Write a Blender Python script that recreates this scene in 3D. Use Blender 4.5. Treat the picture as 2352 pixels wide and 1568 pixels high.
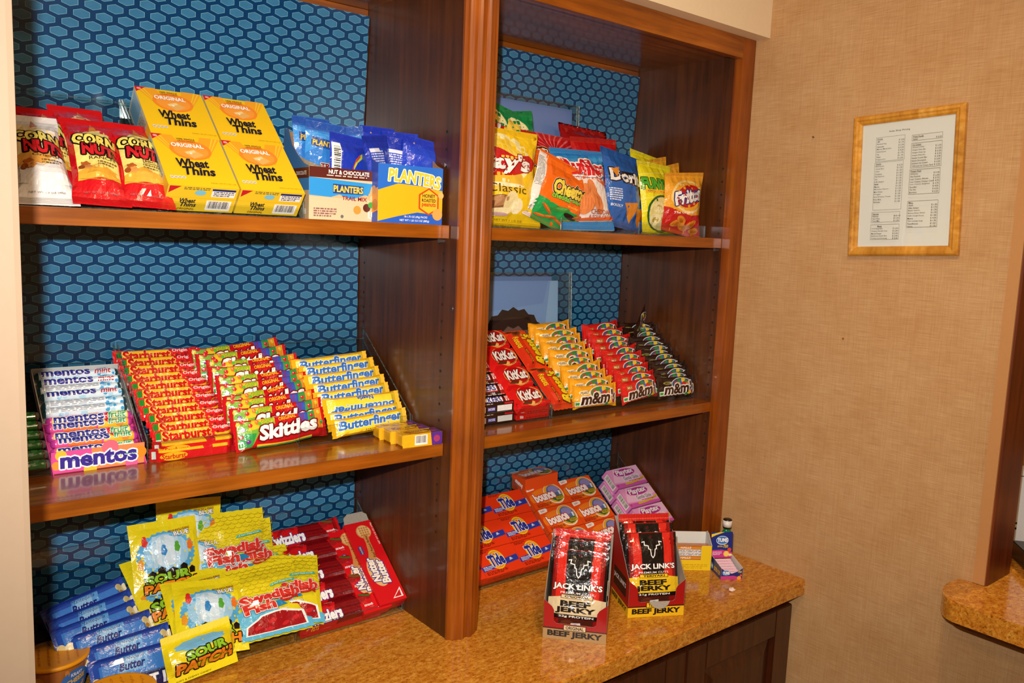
import bpy, bmesh, math, random
from mathutils import Matrix, Vector, noise

for _o in list(bpy.data.objects):
    bpy.data.objects.remove(_o, do_unlink=True)
SC = bpy.context.scene
COL = SC.collection
rad = math.radians
random.seed(7)

# ------------------------------------------------------------------ camera
# world: x along the shelves, y towards the back panel (y = 0), z = 0 on the granite worktop, metres
cam_d = bpy.data.cameras.new('camera')
cam_d.sensor_width = 36.0
cam_d.lens = 29.093
cam_d.clip_start = 0.05
cam_o = bpy.data.objects.new('camera', cam_d)
COL.objects.link(cam_o)
_F = Vector((0.63108446, 0.76547902, -0.12559572)).normalized()
_r0 = Vector((math.cos(0.689461251), -math.sin(0.689461251), 0))
_u0 = _r0.cross(_F)
_ro = 0.0394736451
_R = _r0 * math.cos(_ro) + _u0 * math.sin(_ro)
_U = -_r0 * math.sin(_ro) + _u0 * math.cos(_ro)
cam_m = Matrix.Identity(4)
for i in range(3):
    cam_m[i][0] = _R[i]; cam_m[i][1] = _U[i]; cam_m[i][2] = -_F[i]
cam_m[0][3], cam_m[1][3], cam_m[2][3] = -0.891395, -1.621889, 0.784477
cam_o.matrix_world = cam_m
SC.camera = cam_o

# ------------------------------------------------------------------ light
SC.view_settings.view_transform = 'Standard'
SC.view_settings.look = 'None'
SC.view_settings.exposure = 0.0
SC.view_settings.gamma = 1.0
SC.view_settings.use_curve_mapping = False
world = bpy.data.worlds.new('room_dimness')
SC.world = world
world.use_nodes = True
world.node_tree.nodes['Background'].inputs[0].default_value = (1.0, 0.78, 0.52, 1)
world.node_tree.nodes['Background'].inputs[1].default_value = 0.02

def lamp(name, kind, loc, energy, color, size=None, rot=(0, 0, 0), spread=None, shape=None):
    d = bpy.data.lights.new(name, kind)
    d.energy = energy
    d.color = color
    if kind == 'AREA':
        d.size = size
        if shape: d.shape = shape
        if spread: d.spread = spread
    elif size is not None:
        d.shadow_soft_size = size
    o = bpy.data.objects.new(name, d)
    COL.objects.link(o)
    o.location = loc
    o.rotation_euler = rot
    return o
# the camera's own flash, ten centimetres above the lens
flash = lamp('camera_flash', 'SPOT', (-0.925, -1.60, 0.882), 118.0, (1.0, 0.965, 0.90), 0.011)
flash.data.spot_size = rad(110)
flash.data.spot_blend = 1.0
_d = Vector((0.63, 0.765, -0.10))
flash.rotation_euler = _d.to_track_quat('-Z', 'Y').to_euler()

# ------------------------------------------------------------------ helpers
def lin(h):
    h = h.lstrip('#')
    c = [int(h[i:i + 2], 16) / 255 for i in (0, 2, 4)]
    return tuple(x / 12.92 if x <= .04045 else ((x + .055) / 1.055) ** 2.4 for x in c) + (1.0,)

MATS = {}
def nodes_of(name):
    m = bpy.data.materials.new(name)
    m.use_nodes = True
    nt = m.node_tree
    return m, nt, nt.nodes['Principled BSDF']
def N(nt, t, **kw):
    n = nt.nodes.new(t)
    for k, v in kw.items():
        if hasattr(n, k): setattr(n, k, v)
    return n
def setin(n, **kw):
    for k, v in kw.items():
        n.inputs[k.replace('_', ' ')].default_value = v
def ramp(nt, stops, fac, interp='LINEAR'):
    r = nt.nodes.new('ShaderNodeValToRGB')
    r.color_ramp.interpolation = interp
    els = r.color_ramp.elements
    while len(els) > len(stops): els.remove(els[-1])
    while len(els) < len(stops): els.new(0.5)
    for e, (p, c) in zip(els, stops):
        e.position = p; e.color = c
    nt.links.new(fac, r.inputs[0])
    return r
def coords(nt, scale=(1, 1, 1), rot=(0, 0, 0), kind='Object', loc=(0, 0, 0)):
    tc = nt.nodes.new('ShaderNodeTexCoord')
    mp = nt.nodes.new('ShaderNodeMapping')
    mp.inputs['Scale'].default_value = scale
    mp.inputs['Rotation'].default_value = rot
    mp.inputs['Location'].default_value = loc
    nt.links.new(tc.outputs[kind], mp.inputs[0])
    return mp.outputs[0]
def noise_n(nt, vec, scale, detail=4, rough=.55, dist=0.0):
    n = nt.nodes.new('ShaderNodeTexNoise')
    n.inputs['Scale'].default_value = scale
    n.inputs['Detail'].default_value = detail
    n.inputs['Roughness'].default_value = rough
    n.inputs['Distortion'].default_value = dist
    nt.links.new(vec, n.inputs['Vector'])
    return n.outputs['Fac']
def mixc(nt, a, b, fac, mode='MIX'):
    n = nt.nodes.new('ShaderNodeMix')
    n.data_type = 'RGBA'; n.blend_type = mode
    for s, v in ((0, fac), (6, a), (7, b)):
        if hasattr(v, 'links'): nt.links.new(v, n.inputs[s])
        else: n.inputs[s].default_value = v
    return n.outputs[2]
def bump(nt, bs, h, strength=.2, dist=.001):
    b = nt.nodes.new('ShaderNodeBump')
    b.inputs['Strength'].default_value = strength
    b.inputs['Distance'].default_value = dist
    nt.links.new(h, b.inputs['Height'])
    nt.links.new(b.outputs[0], bs.inputs['Normal'])

def wood(name, dark, mid, light, axis='z', rough=.28, coat=.5, scale=1.0):
    if name in MATS: return MATS[name]
    m, nt, bs = nodes_of(name)
    st = {'x': (2.2, 40, 40), 'y': (40, 2.2, 40), 'z': (40, 40, 2.2)}[axis]
    v = coords(nt, tuple(s * scale for s in st))
    g = noise_n(nt, v, 1.6, 6, .62, .3)
    v2 = coords(nt, (3, 3, 3))
    b = noise_n(nt, v2, 2.2, 3, .5)
    r = ramp(nt, [(.28, lin(dark)), (.52, lin(mid)), (.78, lin(light))], g)
    r2 = ramp(nt, [(.3, (.72, .72, .72, 1)), (.7, (1.12, 1.1, 1.08, 1))], b)
    c = mixc(nt, r.outputs[0], r2.outputs[0], 1.0, 'MULTIPLY')
    nt.links.new(c, bs.inputs['Base Color'])
    setin(bs, Roughness=rough)
    bs.inputs['Coat Weight'].default_value = coat
    bs.inputs['Coat Roughness'].default_value = .08
    bump(nt, bs, g, .05, .0004)
    MATS[name] = m
    return m

def plain(name, col, rough=.5, spec=.5, coat=0.0, metal=0.0, grain=.0, gscale=300, bumpy=0.0):
    """painted / plastic / card surfaces: one colour with a faint procedural mottle"""
    if name in MATS: return MATS[name]
    m, nt, bs = nodes_of(name)
    c = lin(col)
    v = coords(nt)
    n = noise_n(nt, v, gscale, 3, .6)
    lo = tuple(x * (1 - grain) for x in c[:3]) + (1,)
    hi = tuple(min(1, x * (1 + grain)) for x in c[:3]) + (1,)
    r = ramp(nt, [(.3, lo), (.7, hi)], n)
    nt.links.new(r.outputs[0], bs.inputs['Base Color'])
    setin(bs, Roughness=rough, Metallic=metal)
    bs.inputs['Specular IOR Level'].default_value = spec
    bs.inputs['Coat Weight'].default_value = coat
    bs.inputs['Coat Roughness'].default_value = .06
    if bumpy: bump(nt, bs, n, bumpy, .0008)
    MATS[name] = m
    return m

def ink(col, kind='film'):
    """printing ink on crinkly film or on smooth carton, found by colour"""
    key = 'print_%s_%s' % (kind, col.lstrip('#'))
    if key in MATS: return MATS[key]
    m, nt, bs = nodes_of(key)
    v = coords(nt)
    n = noise_n(nt, v, 60 if kind == 'film' else 500, 3, .55, .4 if kind == 'film' else 0)
    c = lin(col)
    r = ramp(nt, [(.25, tuple(x * .96 for x in c[:3]) + (1,)), (.75, c)], n)
    nt.links.new(r.outputs[0], bs.inputs['Base Color'])
    if kind == 'film':
        setin(bs, Roughness=.22)
        bs.inputs['Coat Weight'].default_value = .5
        bs.inputs['Coat Roughness'].default_value = .07
        bump(nt, bs, n, .5, .0045)
    elif kind == 'flat':
        setin(bs, Roughness=.65)
        bs.inputs['Specular IOR Level'].default_value = .2
    else:
        setin(bs, Roughness=.36)
        bs.inputs['Specular IOR Level'].default_value = .4
    MATS[key] = m
    return m

def acrylic():
    if 'acrylic' in MATS: return MATS['acrylic']
    m = bpy.data.materials.new('clear_acrylic'); m.use_nodes = True
    nt = m.node_tree; nt.nodes.clear()
    out = N(nt, 'ShaderNodeOutputMaterial')
    tr = N(nt, 'ShaderNodeBsdfTransparent'); tr.inputs[0].default_value = (.93, .95, .95, 1)
    gl = N(nt, 'ShaderNodeBsdfGlossy'); gl.inputs['Roughness'].default_value = .03
    lw = N(nt, 'ShaderNodeLayerWeight'); lw.inputs[0].default_value = .5
    pw = N(nt, 'ShaderNodeMath', operation='POWER'); pw.inputs[1].default_value = 4.0
    nt.links.new(lw.outputs['Facing'], pw.inputs[0])
    fr = N(nt, 'ShaderNodeMath', operation='MULTIPLY_ADD'); fr.inputs[1].default_value = .7; fr.inputs[2].default_value = .025
    nt.links.new(pw.outputs[0], fr.inputs[0])
    v = coords(nt); n = noise_n(nt, v, 30, 2)
    r = ramp(nt, [(.2, (.02, .02, .02, 1)), (.8, (.05, .05, .05, 1))], n)
    nt.links.new(r.outputs[0], gl.inputs['Roughness'])
    mx = N(nt, 'ShaderNodeMixShader')
    nt.links.new(fr.outputs[0], mx.inputs[0]); nt.links.new(tr.outputs[0], mx.inputs[1]); nt.links.new(gl.outputs[0], mx.inputs[2])
    nt.links.new(mx.outputs[0], out.inputs[0])
    MATS['acrylic'] = m
    return m
def acrylic_edge(bright=False):
    key = 'acrylic_edge_bright' if bright else 'acrylic_edge'
    if key in MATS: return MATS[key]
    m = bpy.data.materials.new(key); m.use_nodes = True
    nt = m.node_tree; nt.nodes.clear()
    out = N(nt, 'ShaderNodeOutputMaterial')
    tr = N(nt, 'ShaderNodeBsdfTransparent'); tr.inputs[0].default_value = (.55, .6, .58, 1)
    pb = N(nt, 'ShaderNodeBsdfPrincipled')
    v = coords(nt); n = noise_n(nt, v, 200, 3)
    r = ramp(nt, [(.3, lin('6a7674' if bright else '20282a')), (.7, lin('e6eeec' if bright else '8fa09c'))], n)
    nt.links.new(r.outputs[0], pb.inputs['Base Color'])
    pb.inputs['Roughness'].default_value = .15
    mx = N(nt, 'ShaderNodeMixShader'); mx.inputs[0].default_value = .75 if bright else .45
    nt.links.new(tr.outputs[0], mx.inputs[1]); nt.links.new(pb.outputs[0], mx.inputs[2])
    nt.links.new(mx.outputs[0], out.inputs[0])
    MATS[key] = m
    return m

def mesh_obj(name, verts, faces, mats, parent=None, midx=None, smooth=False, mat=None):
    me = bpy.data.meshes.new(name)
    me.from_pydata([tuple(v) for v in verts], [], faces)
    for m in (mats if isinstance(mats, (list, tuple)) else [mats]): me.materials.append(m)
    if midx: me.polygons.foreach_set('material_index', midx)
    if smooth: me.polygons.foreach_set('use_smooth', [True] * len(me.polygons))
    me.update()
    return link(name, me, parent, mat)
def link(name, me, parent=None, mat=None):
    o = bpy.data.objects.new(name, me)
    COL.objects.link(o)
    if parent: o.parent = parent
    if mat is not None: o.matrix_local = mat
    return o
def bm_obj(name, bm, mats, parent=None, smooth=False, mat=None):
    me = bpy.data.meshes.new(name)
    bm.normal_update()
    bm.to_mesh(me); bm.free()
    for m in (mats if isinstance(mats, (list, tuple)) else [mats]): me.materials.append(m)
    if smooth: me.polygons.foreach_set('use_smooth', [True] * len(me.polygons))
    return link(name, me, parent, mat)
def add_box(bm, x0, x1, y0, y1, z0, z1, mi=0):
    vs = [bm.verts.new(p) for p in ((x0, y0, z0), (x1, y0, z0), (x1, y1, z0), (x0, y1, z0), (x0, y0, z1), (x1, y0, z1), (x1, y1, z1), (x0, y1, z1))]
    fs = [bm.faces.new([vs[i] for i in f]) for f in ((0, 3, 2, 1), (4, 5, 6, 7), (0, 1, 5, 4), (1, 2, 6, 5), (2, 3, 7, 6), (3, 0, 4, 7))]
    for f in fs: f.material_index = mi
    return vs, fs
def box(name, x0, x1, y0, y1, z0, z1, mat, parent=None, bevel=0.0, seg=2):
    """a box object whose origin is the centre of its base"""
    bm = bmesh.new()
    cx, cy = (x0 + x1) / 2, (y0 + y1) / 2
    add_box(bm, x0 - cx, x1 - cx, y0 - cy, y1 - cy, 0, z1 - z0)
    if bevel:
        bmesh.ops.bevel(bm, geom=bm.edges[:], offset=bevel, segments=seg, affect='EDGES', profile=.7)
    o = bm_obj(name, bm, mat, parent)
    off = Vector((0, 0, 0))
    if parent: off = parent.location
    o.location = Vector((cx, cy, z0)) - off
    return o
def empty(name, loc=(0, 0, 0), mat=None):
    o = bpy.data.objects.new(name, None)
    o.empty_display_size = .02
    COL.objects.link(o)
    if mat is not None: o.matrix_world = mat
    else: o.location = loc
    return o
def tag(o, label, cat, group=None):
    o['label'] = label; o['category'] = cat
    if group: o['group'] = group
    return o
def struct(o, label=None, cat=None):
    o['kind'] = 'structure'
    if label: o['label'] = label
    if cat: o['category'] = cat
    return o
def prism(name, pts, z0, z1, mat, parent=None, bevel=0.0, loc=None):
    """vertical extrusion of a plan outline given counter-clockwise"""
    bm = bmesh.new()
    lo = [bm.verts.new((x, y, z0)) for x, y in pts]
    hi = [bm.verts.new((x, y, z1)) for x, y in pts]
    n = len(pts)
    bm.faces.new(lo[::-1]); bm.faces.new(hi)
    for i in range(n): bm.faces.new((lo[i], lo[(i + 1) % n], hi[(i + 1) % n], hi[i]))
    if bevel:
        es = [e for e in bm.edges if abs(e.verts[0].co.z - e.verts[1].co.z) < 1e-6 and e.verts[0].co.z > z1 - 1e-6]
        bmesh.ops.bevel(bm, geom=es, offset=bevel, segments=2, affect='EDGES')
    return bm_obj(name, bm, mat, parent)
ORD = ['first', 'second', 'third', 'fourth', 'fifth', 'sixth', 'seventh', 'eighth', 'ninth', 'tenth', 'eleventh', 'twelfth', 'thirteenth', 'fourteenth', 'fifteenth']
# ------------------------------------------------------------------ setting materials
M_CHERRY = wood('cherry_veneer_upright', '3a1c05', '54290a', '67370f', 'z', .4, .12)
M_CHERRYX = wood('cherry_veneer_long_grain', '74380a', '98500f', 'b4691e', 'x', .25, .4)
M_CHERRYF = wood('cherry_face_frame', '6a2c06', '8e450b', 'a85c17', 'z', .3, .3)
M_DARKW = wood('dark_cherry_doors', '2a1206', '451d08', '5a2a0e', 'z', .35, .3)
M_JAMB = wood('jamb_veneer', '4a1c06', '6a2c0c', '7c3a14', 'z', .4, .1)

def granite(name, angle):
    m, nt, bs = nodes_of(name)
    v = coords(nt, (1, 1, 1), (0, 0, angle))
    vs = coords(nt, (9, 24, 24), (0, 0, angle))
    a = noise_n(nt, vs, 5.5, 8, .68, .8)
    b = noise_n(nt, v, 110, 5, .7)
    c = noise_n(nt, v, 260, 3, .6)
    r = ramp(nt, [(.2, lin('8a4a0e')), (.36, lin('b87020')), (.5, lin('d38f30')), (.63, lin('e0a648')), (.8, lin('eecb86'))], a)
    r2 = ramp(nt, [(.3, lin('7d5030')), (.42, lin('d9b67c')), (.6, lin('ffffff'))], b)
    r3 = ramp(nt, [(.33, lin('2c2018')), (.41, (1, 1, 1, 1))], c)
    k = mixc(nt, r.outputs[0], r2.outputs[0], .65, 'MULTIPLY')
    k = mixc(nt, k, r3.outputs[0], .75, 'MULTIPLY')
    nt.links.new(k, bs.inputs['Base Color'])
    setin(bs, Roughness=.12)
    bs.inputs['Coat Weight'].default_value = .3
    bs.inputs['Coat Roughness'].default_value = .03
    return m
M_GRANITE = granite('golden_granite', rad(-28))
M_GRANITE2 = granite('golden_granite_bar', rad(70))

def wallpaper():
    m, nt, bs = nodes_of('woven_tan_wallcovering')
    va = coords(nt, (30, 22, 700)); vb = coords(nt, (700, 700, 20))
    a = noise_n(nt, va, 1.0, 5, .55); b = noise_n(nt, vb, 1.0, 5, .6)
    vc = coords(nt); c = noise_n(nt, vc, 9, 4, .6)
    ra = ramp(nt, [(.3, lin('ba9266')), (.7, lin('cfaa7c'))], a)
    rb = ramp(nt, [(.3, lin('eadccb')), (.7, lin('ffffff'))], b)
    rc = ramp(nt, [(.3, lin('eee0cc')), (.7, lin('ffffff'))], c)
    k = mixc(nt, ra.outputs[0], rb.outputs[0], .8, 'MULTIPLY')
    k = mixc(nt, k, rc.outputs[0], .7, 'MULTIPLY')
    nt.links.new(k, bs.inputs['Base Color'])
    setin(bs, Roughness=.75); bs.inputs['Specular IOR Level'].default_value = .25
    bump(nt, bs, a, .25, .0006)
    return m
M_WALL = wallpaper()
M_CREAM = plain('cream_paint', 'ead2ac', .55, .35, grain=.015, gscale=90)
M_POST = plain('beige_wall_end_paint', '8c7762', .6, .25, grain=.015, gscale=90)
M_TAN = plain('tan_corner_paint', 'b98450', .6, .3, grain=.02, gscale=120)
M_CEIL = plain('ceiling_paint', 'efe6d4', .8, .2, grain=.02)
M_FLOOR = plain('floor_carpet', '6b5a44', .95, .1, grain=.25, gscale=400, bumpy=.4)
M_FARW = plain('far_room_wall', 'c08a4c', .8, .2, grain=.05, gscale=20)

def hexboard():
    """printed board: a lattice of flat wide hexagons with pale rims on navy"""
    m, nt, bs = nodes_of('hexagon_printed_board')
    px, pz = .0352, .0172
    tc = N(nt, 'ShaderNodeTexCoord'); sp = N(nt, 'ShaderNodeSeparateXYZ')
    nt.links.new(tc.outputs['Object'], sp.inputs[0])
    def mth(op, a, b=None, c=None):
        n = N(nt, 'ShaderNodeMath', operation=op)
        for i, v in enumerate((a, b, c)):
            if v is None: continue
            if hasattr(v, 'links'): nt.links.new(v, n.inputs[i])
            else: n.inputs[i].default_value = v
        return n.outputs[0]
    u = mth('DIVIDE', sp.outputs[0], px); w = mth('DIVIDE', sp.outputs[2], 2 * pz)
    def dist(ou, ow):
        du = mth('ABSOLUTE', mth('SUBTRACT', mth('FRACT', mth('ADD', u, ou)), .5))
        dw = mth('ABSOLUTE', mth('SUBTRACT', mth('FRACT', mth('ADD', w, ow)), .5))
        x = mth('MULTIPLY', du, px); z = mth('MULTIPLY', dw, 2 * pz)
        d1 = mth('SUBTRACT', x, .0129)                      # upright sides
        # sloping sides run from (0, .0084) to (.0131, .0043)
        d2 = mth('SUBTRACT', mth('ADD', z, mth('MULTIPLY', x, .0041 / .0129)), .0082)
        return mth('MAXIMUM', d1, d2)
    d = mth('MINIMUM', dist(.5, .5), dist(0.0, 0.0))
    fill = mth('LESS_THAN', d, 0.0); rim = mth('LESS_THAN', mth('ABSOLUTE', mth('ADD', d, .00035)), .00035)
    nv = coords(nt); nn = noise_n(nt, nv, 40, 4, .6)
    cf = ramp(nt, [(.3, lin('36739a')), (.7, lin('407ea4'))], nn)
    cb = ramp(nt, [(.3, lin('083964')), (.7, lin('0b3f6c'))], nn)
    k = mixc(nt, cb.outputs[0], cf.outputs[0], fill)
    k = mixc(nt, k, lin('78b6c0'), rim)
    nt.links.new(k, bs.inputs['Base Color'])
    setin(bs, Roughness=.16)
    bs.inputs['Specular IOR Level'].default_value = .5
    return m
M_HEX = hexboard()

# ------------------------------------------------------------------ room shell
Zf, Zc = -0.905, 1.62
X0, X1, Y0, Y1 = -2.9, 0.872, -4.2, 0.03
def sbox(name, *a, label=None, cat=None, **k):
    return struct(box(name, *a, **k), label, cat)
sbox('floor', X0 - .1, 3.2, Y0 - .1, .2, Zf - .05, Zf, M_FLOOR, label='brown carpet floor of the shop', cat='floor')
sbox('ceiling', X0 - .1, 3.2, Y0 - .1, .2, Zc, Zc + .05, M_CEIL, label='off-white ceiling above the shop', cat='ceiling')
sbox('wall_back', X0, X1 + .12, .03, .15, Zf, Zc, M_WALL, label='wall behind the built-in shelving', cat='wall')
sbox('wall_front', X0 - .1, 3.2, Y0 - .1, Y0, Zf, Zc, M_CREAM, label='cream wall opposite the shelves', cat='wall')
sbox('wall_far_left', X0 - .1, X0, Y0, .03, Zf, Zc, M_CREAM, label='cream wall at the far left', cat='wall')
# right wall with a pass-through opening beyond the tan corner strip
bm = bmesh.new()
add_box(bm, X1, X1 + .115, -1.005, .03, Zf, Zc)
add_box(bm, X1, X1 + .115, -3.4, -1.005, Zf, .083)
add_box(bm, X1, X1 + .13, Y0, -3.4, Zf, Zc)
add_box(bm, X1, X1 + .13, -3.4, -1.005, 1.35, Zc)
struct(bm_obj('wall_right', bm, M_WALL), 'tan woven wallcovering on the right wall', 'wall')
sbox('trim_1', X1 - .004, X1 + .002, -1.008, -.986, .126, 1.35, M_TAN, label='smooth tan corner strip at the wall opening', cat='trim')
sbox('trim_2', X1 + .001, X1 + .115, -1.012, -1.005, .126, 1.35, M_JAMB, label='dark wooden jamb lining the wall opening', cat='trim')
sbox('wall_far_right', 3.1, 3.2, Y0, .2, Zf, Zc, M_FARW, label='ochre wall of the room beyond the opening', cat='wall')
sbox('wall_far_back', X1 + .13, 3.2, .1, .2, Zf, Zc, M_FARW, label='ochre back wall of the room beyond the opening', cat='wall')
# cream jamb close to the camera on the left, and the soffit over the shelves
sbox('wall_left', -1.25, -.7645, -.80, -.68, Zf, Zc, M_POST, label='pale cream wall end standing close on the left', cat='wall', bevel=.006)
sbox('wall_soffit', -1.6, X1, -.408, .03, 1.2785, Zc, M_CREAM, label='cream painted soffit above the bookcase', cat='wall')

# ------------------------------------------------------------------ bookcase
XS = .8315                       # inner right side
BC = empty('bookcase', (0, -.17, 0))
tag(BC, 'cherry wood bookcase with two open bays and a fluted centre post', 'bookcase')
XLs = -.80
def bpart(name, *a, **k): return box(name, *a, parent=BC, **k)
bpart('side_panel', XS, X1 - .001, -.3465, -.001, .0008, 1.26, M_CHERRY)
bpart('side_panel', XLs - .04, XLs, -.3465, -.001, .0008, 1.26, M_CHERRY)
bpart('divider_panel', 0, .0735, -.3725, -.001, .0008, 1.26, M_CHERRY)
bpart('top_panel', XLs, -.0005, -.350, -.001, 1.241, 1.26, M_CHERRYX)
bpart('top_panel', .074, XS - .0005, -.350, -.001, 1.241, 1.26, M_CHERRYX)
bpart('stile', .8225, X1 - .001, -.371, -.3468, .0008, 1.2783, M_CHERRYF, bevel=.0012)
bpart('stile', XLs - .045, XLs + .01, -.371, -.3468, .0008, 1.2783, M_CHERRYF, bevel=.0012)
bpart('top_rail', .0745, .822, -.371, -.3505, 1.2295, 1.2783, M_CHERRYX, bevel=.0012)
bpart('top_rail', XLs + .0105, -.001, -.371, -.3505, 1.2295, 1.2783, M_CHERRYX, bevel=.0012)
for x0, x1, xs in ((XLs, -.0005, -.206), (.074, XS - .0005, .465)):
    r = bpart('back_rail', x0, x1, -.028, -.002, 1.203, 1.2405, M_CHERRYX, bevel=.001)
    bm = bmesh.new()
    bmesh.ops.create_cone(bm, segments=16, radius1=.006, radius2=.0045, depth=.002, cap_ends=True)
    s = bm_obj('screw_cover', bm, plain('screw_cover', '3a2a24', .4, grain=.05), r)
    s.rotation_euler = (rad(90), 0, 0)
    s.location = Vector((xs, -.0291, 1.2185)) - BC.location - r.location
bm = bmesh.new()
bmesh.ops.create_cone(bm, segments=16, radius1=.006, radius2=.0045, depth=.0016, cap_ends=True)
s = bm_obj('screw_cover', bm, plain('screw_cover', '3a2a24', .4, grain=.05), BC)
s.rotation_euler = (0, rad(-90), 0); s.location = Vector((-.0010, -.3600, .6465)) - BC.location
# fluted post on the divider front
prof = [(-.002, -.3726), (-.002, -.378), (.004, -.3795), (.006, -.383), (.0095, -.3845), (.013, -.388), (.019, -.389)]
half = [(.022, -.3915), (.0275, -.3895)]
import itertools
pil = prof + [(.0215, -.3915), (.026, -.3935), (.0305, -.3915), (.0325, -.3895), (.0385, -.3895), (.0405, -.3915), (.045, -.3935), (.0495, -.3915),
              (.052, -.389), (.058, -.388), (.0615, -.3845), (.065, -.383), (.067, -.3795), (.073, -.378), (.073, -.3726)]
po = prism('fluted_post', [(x, y + .17) for x, y in pil[::-1]][::-1], .0008, 1.2783, M_CHERRYF, BC)
# adjustable shelves are loose boards on pins
HOLE = plain('pin_hole', '1c0f08', .8, grain=.1)
PIN = plain('shelf_pin_nickel', 'b9b4aa', .25, metal=.9, grain=.05)
def shelf(x0, x1, ztop, label):
    o = box('shelf', x0, x1, -.3463, -.012, ztop - .0246, ztop, M_CHERRYX, bevel=.0012)
    tag(o, label, 'shelf', 'adjustable shelves of the bookcase')
Z1, Z2 = .8004, .3862
shelf(XLs + .001, -.001, Z1, 'upper wooden shelf of the left bay carrying cracker boxes')
shelf(XLs + .001, -.001, Z2, 'lower wooden shelf of the left bay carrying candy bars')
shelf(.0745, XS - .001, Z1, 'upper wooden shelf of the right bay carrying chip bags')
shelf(.0745, XS - .001, Z2, 'lower wooden shelf of the right bay carrying chocolate bars')
# rows of shelf-pin holes
bm = bmesh.new()
bmesh.ops.create_cone(bm, segments=10, radius1=.0028, radius2=.0028, depth=.0006, cap_ends=True)
hole_me = bpy.data.meshes.new('pin_hole'); bm.to_mesh(hole_me); bm.free(); hole_me.materials.append(HOLE)
bm = bmesh.new()
bmesh.ops.create_cone(bm, segments=10, radius1=.0042, radius2=.003, depth=.012, cap_ends=True)
pin_me = bpy.data.meshes.new('shelf_pin'); bm.to_mesh(pin_me); bm.free(); pin_me.materials.append(PIN)
for xs, sgn in ((0, -1), (XS, -1)):
    for yy in (-.3285, -.028):
        for i in range(-4, 25):
            z = .844 - .032 * i
            if abs(z - Z1 + .012) < .016 or abs(z - Z2 + .012) < .016 or z < .2 or z > 1.0: continue
            o = link('pin_hole', hole_me, BC)
            o.rotation_euler = (0, rad(90), 0)
            o.location = Vector((xs + sgn * .0002, yy, z)) - BC.location
        for zt in (Z1, Z2):
            o = link('shelf_pin', pin_me, BC)
            o.rotation_euler = (0, rad(90), 0)
            o.location = Vector((xs + sgn * .006, yy, zt - .0246 - .0043)) - BC.location
# hexagon boards at the back of each compartment
def hexpanel(x0, x1, z0, z1, ytop, ybot, label):
    h = math.hypot(z1 - z0, ytop - ybot)
    bm = bmesh.new(); add_box(bm, x0, x1, -.0015, .0015, 0, h)
    o = bm_obj('printed_back_board', bm, M_HEX)
    o.location = (0, ybot, z0); o.rotation_euler = (math.atan2(ybot - ytop, z1 - z0), 0, 0)
    tag(o, label, 'board', 'hexagon boards at the back of the shelves')
for x0, x1, s in ((XLs + .002, -.002, 'left'), (.075, XS - .002, 'right')):
    hexpanel(x0, x1, Z1 + .002, 1.226, -.0345, -.004, 'blue hexagon patterned back board in the top of the %s bay' % s)
    hexpanel(x0, x1, Z2 + .002, Z1 - .027, -.003, -.003, 'blue hexagon patterned back board in the middle of the %s bay' % s)
    hexpanel(x0, x1, .002, Z2 - .027, -.003, -.003, 'blue hexagon patterned back board in the bottom of the %s bay' % s)

# ------------------------------------------------------------------ worktop and base cabinets
bm = bmesh.new(); add_box(bm, -1.6, X1 - .0005, -.6204, .0295, -.0384, 0)
bmesh.ops.bevel(bm, geom=[e for e in bm.edges if all(v.co.y < -.6 for v in e.verts) and abs(e.verts[0].co.z - e.verts[1].co.z) < 1e-6], offset=.0025, segments=2, affect='EDGES')
o = bm_obj('worktop', bm, M_GRANITE)
tag(o, 'speckled golden granite worktop running under the bookcase', 'countertop')
def base_cab(x0, x1, label, doors):
    c = empty('base_cabinet', ((x0 + x1) / 2, -.3, Zf))
    tag(c, label, 'cabinet', 'dark base cabinets under the worktop')
    box('carcass', x0, x1, -.583, .02, Zf + .09, -.0388, M_DARKW, c)
    box('toe_kick', x0, x1, -.52, .0, Zf + .0008, Zf + .0895, M_DARKW, c)
    for d0, d1 in doors:
        d = empty('door'); d.parent = c; d.location = Vector(((d0 + d1) / 2, -.5835, Zf + .10)) - c.location
        W, H, t = d1 - d0, -.062 - (Zf + .10), .02
        hw = W / 2; fr = .065
        def dbox(nm, a, b, e, f, y0, y1, bev=.002):
            bm = bmesh.new(); add_box(bm, a, b, y0, y1, e, f)
            bmesh.ops.bevel(bm, geom=bm.edges[:], offset=bev, segments=2, affect='EDGES')
            return bm_obj(nm, bm, M_DARKW, d)
        dbox('door_stile', -hw, -hw + fr, 0, H, -t, 0)
        dbox('door_stile', hw - fr, hw, 0, H, -t, 0)
        dbox('door_rail', -hw + fr, hw - fr, 0, fr, -t, 0)
        dbox('door_rail', -hw + fr, hw - fr, H - fr, H, -t, 0)
        # raised centre panel: sloping border rising to a flat field
        a, b2 = hw - fr, .035
        vs = [(-a, -.006, fr), (a, -.006, fr), (a, -.006, H - fr), (-a, -.006, H - fr),
              (-a + b2, -.016, fr + b2), (a - b2, -.016, fr + b2), (a - b2, -.016, H - fr - b2), (-a + b2, -.016, H - fr - b2)]
        mesh_obj('door_panel', vs, [(0, 1, 5, 4), (1, 2, 6, 5), (2, 3, 7, 6), (3, 0, 4, 7), (4, 5, 6, 7), (3, 2, 1, 0)], M_DARKW, d)
base_cab(.0655, .8645, 'dark cherry base cabinet at the right end by the wall', [(.068, .4565), (.461, .852)])
base_cab(-.74, .0645, 'dark cherry base cabinet below the left bay', [(-.737, -.34), (-.335, .062)])

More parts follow.
